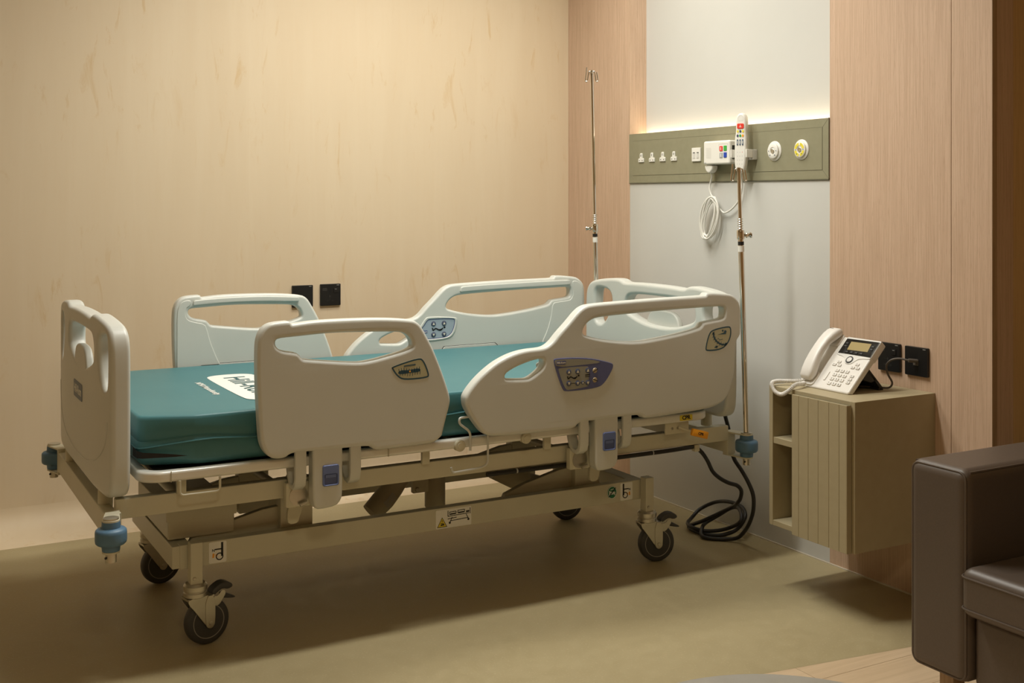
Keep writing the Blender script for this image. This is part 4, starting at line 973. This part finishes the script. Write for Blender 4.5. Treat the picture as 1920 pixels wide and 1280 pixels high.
for s in (-1, 1):
    box('shutter', (FP - 0.0075, 3.505 + s * 0.0115 - 0.007, 1.353), (FP - 0.006, 3.505 + s * 0.0115 + 0.007, 1.372), 'white2', t, 0.0005)
    box('port_slot', (FP - 0.0068, 3.505 + s * 0.0115 - 0.006, 1.3725), (FP - 0.0058, 3.505 + s * 0.0115 + 0.006, 1.3755), 'hole', t)

hb = thing('call_box', (FP, 3.335, 1.325), 'white nurse call box with red, green, grey and blue buttons', 'call box')
HX = FP - 0.048
plate('housing', [rrect(3.258, 1.325, 3.407, 1.411, 0.007)], 0.048, 0.006, lambda u, v, w: (FP - 0.024 + w, u, v), 'white', hb, 3)
fh = lambda u, v, w: (HX - w, u, v)
for (u, v, m) in ((3.304, 1.381, 'red'), (3.281, 1.382, 'greenb'), (3.304, 1.357, 'greyb'), (3.281, 1.3575, 'blueb')):
    b = plate('call_button', [rrect(u - 0.0085, v - 0.0095, u + 0.0085, v + 0.0095, 0.002)], 0.003, 0.001, lambda a, c, w: fh(a, c, w + 0.0005), m, hb, 1)
    if m in ('red', 'greyb'):
        multi_flat('button_mark', [stroke((u, v - 0.004), (u, v + 0.005), 0.003), stroke((u - 0.003, v - 0.004), (u + 0.003, v - 0.004), 0.002)], lambda a, c, w: fh(a, c, w + 0.002), 'white_print', b, 0.0003)
multi_flat('button_frame', [stroke(a, b, 0.0008) for a, b in (((3.268, 1.398), (3.317, 1.398)), ((3.317, 1.398), (3.317, 1.376)), ((3.268, 1.398), (3.268, 1.390)))], fh, 'greyb', hb, 0.0003)
multi_flat('speaker_slits', [stroke((3.362, 1.349 + 0.004 * k), (3.390, 1.349 + 0.004 * k), 0.0012) for k in range(10)], fh, 'white2', hb, 0.0003)
multi_flat('maker_print', [stroke((3.390, 1.3315), (3.402, 1.3315), 0.002)], fh, 'greyb', hb, 0.0003)
box('side_socket', (FP - 0.036, 3.2565, 1.343), (FP - 0.014, 3.2585, 1.392), 'hole', hb)

hd = thing('handset_holder', (FP, 3.205, 1.336), 'white bracket clip holding the call handset on the panel', 'holder')
box('back_plate', (FP - 0.022, 3.1625, 1.337), (FP, 3.2295, 1.374), 'white2', hd, 0.003)
for yj, xj in ((3.1655, 0.050), (3.2265, 0.068)):
    box('clip_jaw', (FP - xj, yj - 0.003, 1.345), (FP - 0.0215, yj + 0.003, 1.374), 'white', hd, 0.002)

hs = thing('call_handset', (FP - 0.045, 3.196, 1.29), 'white nurse call handset with red button and coiled white cord', 'handset')
ho = [(-0.006, 1.290), (0.006, 1.290), (0.016, 1.296), (0.023, 1.315), (0.025, 1.345), (0.026, 1.395), (0.0255, 1.415), (0.0225, 1.430), (0.0215, 1.445), (0.0225, 1.470), (0.019, 1.492), (0.010, 1.502), (0, 1.504)]
ho = ho + [(-u, v) for u, v in ho[-2:0:-1]]
yc_ = 3.196; xh = FP - 0.047
tilt = lambda v: (v - 1.29) * 0.03
ht = math.radians(24); hc_, hs_ = math.cos(ht), math.sin(ht)
def fhs(u, v, w):                      # u: across (seen from the room, to the right), w: towards the room
    u *= 0.90
    return (xh + tilt(v) - w * hc_ + u * hs_, yc_ - u * hc_ - w * hs_, v)
plate('body', [chaikin(ho, 1)], 0.026, 0.008, fhs, 'white', hs, 3)
ff = lambda u, v, w: fhs(u, v, 0.0131 + w)
plate('alarm_button', [rrect(-0.0145, 1.447, 0.0145, 1.466, 0.005)], 0.003, 0.001, lambda u, v, w: ff(u, v, w + 0.0005), 'red', hs, 1)
multi_flat('alarm_mark', [stroke((0, 1.451), (0, 1.462), 0.0015), stroke((-0.005, 1.452), (0, 1.459), 0.001), stroke((0.005, 1.452), (0, 1.459), 0.001)], lambda u, v, w: ff(u, v, w + 0.002), 'white_print', hs, 0.0002)
for r_, row in enumerate((('pyellow', 'button', 'pyellow'), ('button', 'greenb', 'orange'))):
    for k, m in enumerate(row):
        flat('key', circ(-0.011 + 0.011 * k, 1.438 - 0.0155 * r_, 0.0042, 12, 0.0048), ff, m, hs, 0.0012)
for k in range(3):
    flat('rocker_key', rrect(-0.014 + 0.011 * k, 1.388, -0.008 + 0.011 * k, 1.410, 0.0028, 4), ff, 'badge', hs, 0.0012)
    flat('rocker_mark', rrect(-0.0125 + 0.011 * k, 1.394, -0.0095 + 0.011 * k, 1.404, 0.001, 2), lambda u, v, w: ff(u, v, w + 0.0012), 'white2', hs, 0.0003)
for i in range(4):
    for k in range(3): flat('speaker_hole', circ(-0.010 + 0.010 * k, 1.322 + 0.014 * i, 0.0013, 8), ff, 'red' if (i, k) == (3, 2) else 'greyb', hs, 0.0003)
ring(chaikin([(-0.014, 1.478), (-0.010, 1.491), (0, 1.496), (0.010, 1.491), (0.014, 1.478), (0, 1.474)], 2), 0.0008, ff, 'white2', hs)
# plug and cord
plate('plug', [chaikin([(3.365, 1.3245), (3.411, 1.3245), (3.410, 1.310), (3.400, 1.297), (3.388, 1.293), (3.376, 1.297), (3.366, 1.310)], 1)], 0.028, 0.006, lambda u, v, w: (FP - 0.026 + w, u, v), 'white', hs, 3)
CX = HW - 0.016
cord = [(FP - 0.028, 3.388, 1.296), (CX - 0.010, 3.392, 1.280), (CX, 3.412, 1.258), (CX, 3.416, 1.235), (CX, 3.405, 1.212), (CX - 0.004, 3.385, 1.200)]
for k in range(7 * 14 + 1):
    a = PI / 2 - 2 * PI * k / 14
    lp = k / 14.0
    ra, rb = 0.040 + 0.013 * math.sin(lp * 2.4 + 0.5), 0.078 + 0.006 * math.cos(lp * 1.9)
    e1, e2 = ra * math.cos(a), rb * math.sin(a)
    tl = 0.42 + 0.10 * math.sin(lp * 1.3)
    cy_, cz_ = 3.404 + 0.006 * math.cos(lp * 2.7), 1.127 - 0.004 * math.sin(lp * 1.1)
    cord.append((CX - 0.005 - 0.0042 * (int(lp * 1.001) % 4) - 0.002 * math.sin(a * 2 + lp), cy_ - e1 * math.cos(tl) - e2 * math.sin(tl) * 0.75, cz_ + e2 * math.cos(tl) - e1 * math.sin(tl) * 0.6))
cord += [(CX, 3.345, 1.152), (CX, 3.318, 1.150), (CX, 3.285, 1.165), (CX, 3.255, 1.190), (CX, 3.238, 1.222), (CX, 3.233, 1.255), (CX - 0.012, 3.222, 1.280), (FP - 0.047, 3.200, 1.296)]
tube('cord', smooth_path(cord, 4), 0.0034, 'white', hs, 8)

for y, m, lab in ((3.073, None, 'round white gas outlet on the olive panel beside the handset'), (2.940, 'pyellow', 'round white gas outlet with yellow ring at the panel end')):
    g = thing('gas_outlet', (FP, y, 1.331), lab, 'gas outlet', 'round gas outlets on the olive panel')
    lathe('flange', [(0, 0), (0.0345, 0), (0.0345, 0.002), (0.032, 0.004), (0.029, 0.005), (0, 0.005)], (FP, y, 1.365), (-1, 0, 0), 'white', g, 36)
    lathe('body', [(0.026, 0), (0.0268, 0.002), (0.0265, 0.006), (0.024, 0.0075), (0.013, 0.0075), (0.013, 0.006), (0.0, 0.006)], (FP - 0.004, y, 1.365), (-1, 0, 0), 'white', g, 32)
    fg = lambda u, v, w: (FP - 0.0115 - w, y + u, 1.365 + v)
    if m:
        polys = []
        for k in range(4):
            a0 = PI / 4 + k * PI / 2 - 0.62
            for q in range(6):
                a, b = a0 + 1.24 * q / 6, a0 + 1.24 * (q + 1) / 6
                polys.append([(0.0235 * math.cos(a), 0.0235 * math.sin(a)), (0.0235 * math.cos(b), 0.0235 * math.sin(b)), (0.0138 * math.cos(b), 0.0138 * math.sin(b)), (0.0138 * math.cos(a), 0.0138 * math.sin(a))])
        multi_flat('colour_ring', polys, fg, m, g, 0.0005)
    multi_flat('ring_marks', [circ(0.0185, 0, 0.0018, 8), circ(-0.0185, 0, 0.0018, 8), circ(0.012, -0.0145, 0.002, 8), circ(-0.012, -0.0145, 0.0022, 8)], lambda u, v, w: fg(u, v, w + 0.0006), 'ink_teal', g, 0.0003)
    lathe('collar', [(0.0055, 0), (0.0085, 0), (0.0085, 0.002), (0.0075, 0.003), (0.0055, 0.0025)], (FP - 0.0098, y, 1.365), (-1, 0, 0), 'steel', g, 24)
    lathe('core', [(0, 0.0015), (0.0035, 0.0015), (0.0052, 0)], (FP - 0.0098, y, 1.365), (-1, 0, 0), 'hubring', g, 16)

# ================================================================== BLACK SOCKET PLATES
def socket_plate(fm, cu, cv, label, kind, loc):
    t = thing('socket_plate', loc, label, 'socket', 'black square socket plates')
    plate('plate', [rrect(cu - 0.043, cv - 0.0435, cu + 0.043, cv + 0.0435, 0.003, 3)], 0.010, 0.0015, lambda u, v, w: fm(u, v, 0.005 + w), 'socket', t, 1)
    f2 = lambda u, v, w: fm(u, v, 0.010 + w)
    multi_flat('maker_mark', [stroke((cu + 0.026 + 0.0018 * k, cv + 0.0385), (cu + 0.0272 + 0.0018 * k, cv + 0.0385), 0.0022) for k in range(6)], f2, 'sockmark', t, 0.0003)
    if kind == 'power':
        multi_flat('usb_port', [rrect(cu - 0.033, cv + 0.018, cu - 0.017, cv + 0.026, 0.001, 2)], f2, 'hole', t, 0.0003)
        ring(rrect(cu - 0.034, cv + 0.017, cu - 0.016, cv + 0.027, 0.001, 2), 0.0006, f2, 'cable_grey', t)
        plate('rocker_switch', [rrect(cu + 0.012, cv + 0.008, cu + 0.030, cv + 0.026, 0.001, 2)], 0.003, 0.0008, lambda u, v, w: f2(u, v, w + 0.0005), 'socket', t, 1)
        multi_flat('switch_mark', [stroke((cu + 0.017, cv + 0.0225), (cu + 0.025, cv + 0.0225), 0.0012)], lambda u, v, w: f2(u, v, w + 0.002), 'sockmark', t, 0.0003)
        multi_flat('pin_slots', [rrect(cu - 0.006, cv - 0.010, cu - 0.001, cv - 0.002, 0.0005, 2), rrect(cu - 0.018, cv - 0.026, cu - 0.010, cv - 0.022, 0.0005, 2), rrect(cu + 0.004, cv - 0.026, cu + 0.012, cv - 0.022, 0.0005, 2)], f2, 'hole', t, 0.0003)
    elif kind == 'data':
        plate('port', [rrect(cu - 0.010, cv - 0.012, cu + 0.010, cv + 0.006, 0.001, 2)], 0.003, 0.0008, lambda u, v, w: f2(u, v, w), 'cable_grey', t, 1)
    return t
fL = lambda u, v, w: (u, LW - w, v)
sc = LW / 4.29
def on_left(px):  return px * sc
zl = lambda z: 1.2 - (1.2 - z) * sc
socket_plate(fL, 1.4615 * sc, zl(0.824), 'black blank plate on the cream wall half hidden by the far rail', 'blank', (1.4615 * sc, LW, zl(0.824)))
socket_plate(fL, 1.5745 * sc, zl(0.8255), 'black socket plate standing clear on the cream wall right of its twin', 'power', (1.5745 * sc, LW, zl(0.8255)))
s2 = HW / 3.02
zh = lambda z: 1.2 - (1.2 - z) * s2
fH = lambda u, v, w: (HW - w, -u, v)
socket_plate(fH, -2.794 * s2, zh(0.6655), 'black socket plate on the wood panel just behind the telephone', 'power', (HW, 2.794 * s2, zh(0.6655)))
socket_plate(fH, -2.6775 * s2, zh(0.6645), 'black data plate on the wood panel with the telephone cable plugged in', 'data', (HW, 2.6775 * s2, zh(0.6645)))

# ================================================================== BEDSIDE CABINET
cb_ = thing('bedside_cabinet', (2.60, 2.563, 0.195), 'khaki wall-hung bedside cabinet with grooved door and open shelf', 'cabinet')
CX0, CY0, CY1, CZ0, CZ1 = 2.436, 2.385, 2.741, 0.195, 0.624
TH = 0.016
box('side_panel', (CX0, CY0, CZ0), (HW - 0.0005, CY0 + TH, CZ1), 'cab', cb_, 0.0008, 1)
box('side_panel', (CX0, CY1 - TH, CZ0), (HW - 0.0005, CY1, CZ1), 'cab', cb_, 0.0008, 1)
box('top_panel', (CX0, CY0 + TH, CZ1 - TH), (HW - 0.0005, CY1 - TH, CZ1), 'cab', cb_, 0.0008, 1)
box('bottom_panel', (CX0, CY0 + TH, CZ0), (HW - 0.0005, CY1 - TH, CZ0 + TH), 'cab', cb_, 0.0008, 1)
box('divider', (CX0 + 0.002, 2.604, CZ0 + TH), (HW - 0.02, 2.618, CZ1 - TH), 'cab', cb_)
box('back_panel', (HW - 0.016, CY0 + TH, CZ0 + TH), (HW - 0.001, CY1 - TH, CZ1 - TH), 'cab', cb_)
box('shelf', (CX0 + 0.003, 2.618, 0.447), (HW - 0.016, CY1 - TH, 0.466), 'cab', cb_, 0.0008, 1)
for z in (0.53, 0.55, 0.30, 0.37):
    for dx in (0.06, 0.085):
        lathe('shelf_pin_hole', [(0, 0), (0.0022, 0)], (CX0 + dx * 2, CY1 - TH - 0.0004, z), (0, -1, 0), 'hole', cb_, 8)
# door of upright boards
dr = box('door', (CX0 - 0.014, 2.398, CZ0 + 0.002), (CX0 - 0.002, 2.620, CZ1 - 0.012), 'olive_dark', cb_)
edges = [2.620, 2.5905, 2.5505, 2.5095, 2.467, 2.4265, 2.398]
for a, b in zip(edges[:-1], edges[1:]):
    box('door_board', (CX0 - 0.020, b + 0.0005, CZ0), (CX0 - 0.013, a - 0.0005, CZ1 - 0.010), 'cab', dr, 0.0006, 1)
box('door_edge', (CX0 - 0.020, 2.3965, CZ0), (CX0 - 0.002, 2.3979, CZ1 - 0.010), 'cab', dr)

# ================================================================== TELEPHONE
ph = thing('telephone', (2.58, 2.58, 0.624), 'cream office desk telephone with amber display on the bedside cabinet', 'telephone')
PA = math.radians(46.44); ca, sa = math.cos(PA), math.sin(PA)
def fP(y, t, w):                       # y: across, t: up the sloping face, w: out of the face
    return (2.509 + t * ca - w * sa, y, 0.6275 + t * sa + w * ca)
body_ = plate('phone_body', [rrect(2.484, 0.0, 2.692, 0.200, 0.008)], 0.022, 0.005, lambda u, v, w: (lambda p: (p[0], p[1], max(p[2], 0.6245)))(fP(u, v, w - 0.011)), 'phone', ph, 3)
plate('silver_top', [rrect(2.4835, 0.1335, 2.6205, 0.2015, 0.005)], 0.026, 0.004, lambda u, v, w: fP(u, v, w - 0.0115), 'phone_silver', ph, 2)
plate('screen_glass', [[(2.4860, 0.1365), (2.6160, 0.1365), (2.6160, 0.1925), (2.4860, 0.1945)]], 0.002, 0.0005, lambda u, v, w: fP(u, v, w + 0.0016), 'glass', ph, 1)
flat('display', [(2.508, 0.1535), (2.589, 0.1515), (2.592, 0.1825), (2.512, 0.1840)], lambda u, v, w: fP(u, v, w + 0.0027), 'lcd', ph, 0.0003)
for u, v in ((2.6035, 0.1745), (2.6035, 0.164), (2.4995, 0.1745), (2.4995, 0.164), (2.585, 0.1435), (2.566, 0.1435), (2.547, 0.1435), (2.527, 0.1435)):
    plate('soft_key', [rrect(u - 0.0048, v - 0.0028, u + 0.0048, v + 0.0028, 0.001, 2)], 0.002, 0.0006, lambda a, b, w: fP(a, b, w + 0.0034), 'stand', ph, 1)
plate('silver_band', [chaikin([(2.4850, 0.1360), (2.6180, 0.1360), (2.6180, 0.1300), (2.590, 0.1265), (2.577, 0.118), (2.570, 0.105), (2.555, 0.100), (2.540, 0.105), (2.533, 0.118), (2.520, 0.1265), (2.4850, 0.1300)], 1)], 0.003, 0.0008, lambda u, v, w: fP(u, v, w + 0.0008), 'phone_silver', ph, 1)
plate('navigation_ring', [circ(2.5553, 0.1165, 0.0128, 24), circ(2.5553, 0.1165, 0.0095, 24)], 0.003, 0.0008, lambda u, v, w: fP(u, v, w + 0.003), 'stand', ph, 1)
plate('navigation_button', [circ(2.5553, 0.1165, 0.0090, 24)], 0.003, 0.001, lambda u, v, w: fP(u, v, w + 0.0034), 'phone_silver', ph, 1)
def key(u, v, wu=0.0070, wv=0.0052):
    plate('key', [rrect(u - wu, v - wv, u + wu, v + wv, 0.002, 2)], 0.005, 0.0010, lambda a, b, w: fP(a, b, w + 0.001), 'phone', ph, 1)
    return lambda a, b, w: fP(u - a, v + b, w + 0.0036)
dig = ['1', '2', '3', '4', '5', '6', '7', '8', '9', '*', '0', '#']
for r_ in range(4):
    for k in range(3):
        f_ = key(2.5762 - 0.0200 * k, 0.0735 - 0.0165 * r_)
        text('key_digit', dig[r_ * 3 + k], 0.0075, f_, 'hubring', ph)
for u, v in ((2.5898, 0.1044), (2.6019, 0.0925), (2.5815, 0.0925), (2.5167, 0.1050), (2.5266, 0.0918), (2.5069, 0.0918), (2.5092, 0.0609), (2.5092, 0.0490), (2.5092, 0.0370)):
    f_ = key(u, v, 0.0072, 0.0044)
    multi_flat('key_mark', [stroke((-0.003, 0), (0.003, 0), 0.0014), stroke((0, -0.0015), (0, 0.002), 0.0012)], f_, 'hubring', ph, 0.0002)
plate('volume_key', [rrect(2.5995, 0.031, 2.6075, 0.065, 0.003, 3)], 0.004, 0.001, lambda u, v, w: fP(u, v, w + 0.001), 'phone', ph, 1)
# handset: arched bar with ear and mouth pieces lying in the cradle on the left
prof_t = [0.016, 0.022, 0.040, 0.062, 0.090, 0.120, 0.150, 0.175, 0.195, 0.206, 0.212]
top_w  = [0.022, 0.030, 0.037, 0.043, 0.047, 0.0485, 0.047, 0.043, 0.037, 0.030, 0.022]
bot_w  = [0.008, 0.005, 0.003, 0.010, 0.020, 0.0235, 0.021, 0.011, 0.004, 0.005, 0.009]
hwid   = [0.018, 0.0225, 0.0245, 0.0235, 0.0215, 0.0205, 0.0215, 0.0235, 0.0240, 0.0215, 0.017]
bm = bmesh.new(); rr_ = []
for t, a, b, hw_ in zip(prof_t, top_w, bot_w, hwid):
    cyy = 2.6585; c_ = (a + b) / 2; h_ = (a - b) / 2; ring_ = []
    for k in range(16):
        an = 2 * PI * k / 16; cx_, sx_ = math.cos(an), math.sin(an)
        e = 0.55
        ring_.append(bm.verts.new(Vector(fP(cyy + hw_ * math.copysign(abs(cx_) ** e, cx_), t, c_ + h_ * math.copysign(abs(sx_) ** e, sx_)))))
    rr_.append(ring_)
for A, B in zip(rr_[:-1], rr_[1:]):
    for k in range(16): bm.faces.new((A[k], A[(k + 1) % 16], B[(k + 1) % 16], B[k]))
bm.faces.new(rr_[0]); bm.faces.new(rr_[-1]); bmesh.ops.recalc_face_normals(bm, faces=bm.faces)
fin('handset', bm, 'phone', ph, angle=60, label='cream handset lying in the cradle')
multi_flat('handset_slit', [stroke((2.654, 0.199), (2.668, 0.199), 0.0012)], lambda u, v, w: fP(u, v, 0.0365 + w), 'cable_grey', ph, 0.0006)
for t0, t1 in ((0.004, 0.055), (0.158, 0.205)):
    plate('cradle', [rrect(2.632, t0, 2.688, t1, 0.010)], 0.010, 0.003, lambda u, v, w: fP(u, v, w + 0.0), 'phone', ph, 2)
# stand: black folding foot
def sq(p, q, r_, s_, th, nm):
    bm = bmesh.new()
    A = [bm.verts.new((x, 2.500, z)) for x, z in (p, q, r_, s_)]; B = [bm.verts.new((x, 2.680, z)) for x, z in (p, q, r_, s_)]
    bm.faces.new(A); bm.faces.new(B[::-1])
    for i in range(4): bm.faces.new((A[i], A[(i + 1) % 4], B[(i + 1) % 4], B[i]))
    bmesh.ops.recalc_face_normals(bm, faces=bm.faces); fin(nm, bm, 'stand', ph, smooth=False)
sq((2.596, 0.700), (2.612, 0.690), (2.668, 0.632), (2.660, 0.6255), 0, 'stand_leg')
sq((2.575, 0.665), (2.605, 0.690), (2.640, 0.655), (2.62, 0.650), 0, 'stand_brace')
box('foot_pad', (2.652, 2.500, 0.6242), (2.670, 2.680, 0.6310), 'stand', ph, 0.001)
# coiled handset cord that droops over the cabinet's front edge
axis = smooth_path([fP(2.658, 0.018, 0.012), (2.500, 2.690, 0.638), (2.478, 2.712, 0.6365), (2.448, 2.722, 0.637), (2.426, 2.718, 0.631), (2.418, 2.695, 0.612), (2.421, 2.670, 0.606), (2.4225, 2.642, 0.620), (2.444, 2.634, 0.638), (2.486, 2.648, 0.6365), (2.505, 2.655, 0.638)], 48)
L_ = len(axis); co = []
for i, (p, t, a, b) in enumerate(frames(axis)):
    e = min(1.0, i / 48.0, (L_ - 1 - i) / 28.0)
    an = 2 * PI * i / 7.0
    co.append(p + (a * math.cos(an) + b * math.sin(an)) * 0.0050 * e)
tube('coiled_cord', co, 0.0019, 'phone', ph, 6)
tube('network_cable', smooth_path([(2.600, 2.58, 0.632), (2.645, 2.545, 0.630), (2.672, 2.520, 0.629), (2.690, 2.497, 0.630), (2.697, 2.490, 0.645), (2.690, 2.500, 0.670), (2.690, 2.506, 0.695), (2.700, 2.497, 0.712), (2.715, 2.478, 0.718), (2.730, 2.455, 0.714), (2.748, 2.443, 0.712)], 8), 0.0030, 'cable_grey', ph, 8)
tube('network_plug', [(2.728, 2.456, 0.7145), (2.752, 2.4435, 0.712)], 0.0058, 'cable_grey', ph, 8)

# ================================================================== ARMCHAIR
AX0, AX1 = 2.150, 2.960
AYL, AYR = 1.936, 1.770
ac = thing('armchair', (2.55, 1.50, 0), 'dark brown leather armchair with square arms beside the bedside cabinet', 'armchair')
def cushion(name, lo, hi, r, parent, seg=4, mtl='leather', puff=0.0):
    bm = bmesh.new(); bm_box(bm, lo, hi); bmesh.ops.recalc_face_normals(bm, faces=bm.faces)
    bmesh.ops.bevel(bm, geom=list(bm.edges), offset=r, segments=seg, profile=0.5, affect='EDGES')
    return fin(name, bm, mtl, parent, angle=60, wn=True)
def piping(x, y0, y1, z0, z1, r, parent):
    pts = [(x, a, b) for a, b in rrect(y0, z0, y1, z1, r, 6)]
    tube('piping', pts, 0.0030, 'leather_seam', parent, 8, True)
seat_w = 0.60
for y1, y0 in ((AYL, AYR), (AYR - seat_w, AYR - seat_w - (AYL - AYR))):
    a = cushion('arm', (AX0, y0, 0.105), (AX1, y1, 0.589), 0.026, ac)
    piping(AX0 + 0.0076, y0 + 0.0076, y1 - 0.0076, 0.1126, 0.5814, 0.020, a)
    for yy in (y0 + 0.0076, y1 - 0.0076):
        tube('piping', smooth_path([(AX0 + 0.02, yy, 0.5810), (AX0 + 0.3, yy, 0.5812), (AX1 - 0.02, yy, 0.5810)], 4), 0.003, 'leather_seam', a, 6)
cushion('base', (AX0 + 0.022, AYR - seat_w + 0.002, 0.105), (AX1 - 0.02, AYR - 0.002, 0.262), 0.012, ac)
sc_ = cushion('seat_cushion', (AX0 - 0.030, AYR - seat_w + 0.004, 0.272), (AX1 - 0.20, AYR + 0.006 - 0.010, 0.382), 0.024, ac)
for z in (0.292, 0.362):
    tube('seam', round_path([(AX1 - 0.25, AYR - 0.0035, z), (AX0 - 0.0305, AYR - 0.0035, z), (AX0 - 0.0305, AYR - seat_w + 0.0035, z), (AX1 - 0.25, AYR - seat_w + 0.0035, z)], 0.024), 0.0022, 'leather_seam', sc_, 6)
cushion('backrest', (AX1 - 0.20, AYR - seat_w + 0.003, 0.262), (AX1, AYR - 0.003, 0.80), 0.05, ac)
for x in (AX0 + 0.05, AX1 - 0.06):
    for y in (AYL - 0.085, AYR - seat_w - (AYL - AYR) + 0.085):
        box('leg', (x - 0.02, y - 0.02, 0.0), (x + 0.02, y + 0.02, 0.108), 'legwood', ac, 0.003)

# ================================================================== ROUND TABLE (only its rim is in view)
tb = thing('round_table', (1.10, 1.18, 0), 'round grey low table whose rim shows at the bottom edge', 'table')
lathe('table_top', [(0, 0), (0.262, 0), (0.270, 0.004), (0.272, 0.013), (0.268, 0.022), (0.260, 0.025), (0, 0.025)], (1.10, 1.18, 0.425), (0, 0, 1), 'table', tb, 64, 50)
lathe('table_stem', [(0, 0), (0.030, 0), (0.030, 0.40), (0, 0.40)], (1.10, 1.18, 0.015), (0, 0, 1), 'steel', tb, 20)
lathe('table_base', [(0, 0), (0.19, 0), (0.19, 0.006), (0.05, 0.016), (0, 0.016)], (1.10, 1.18, 0.0), (0, 0, 1), 'steel', tb, 40)
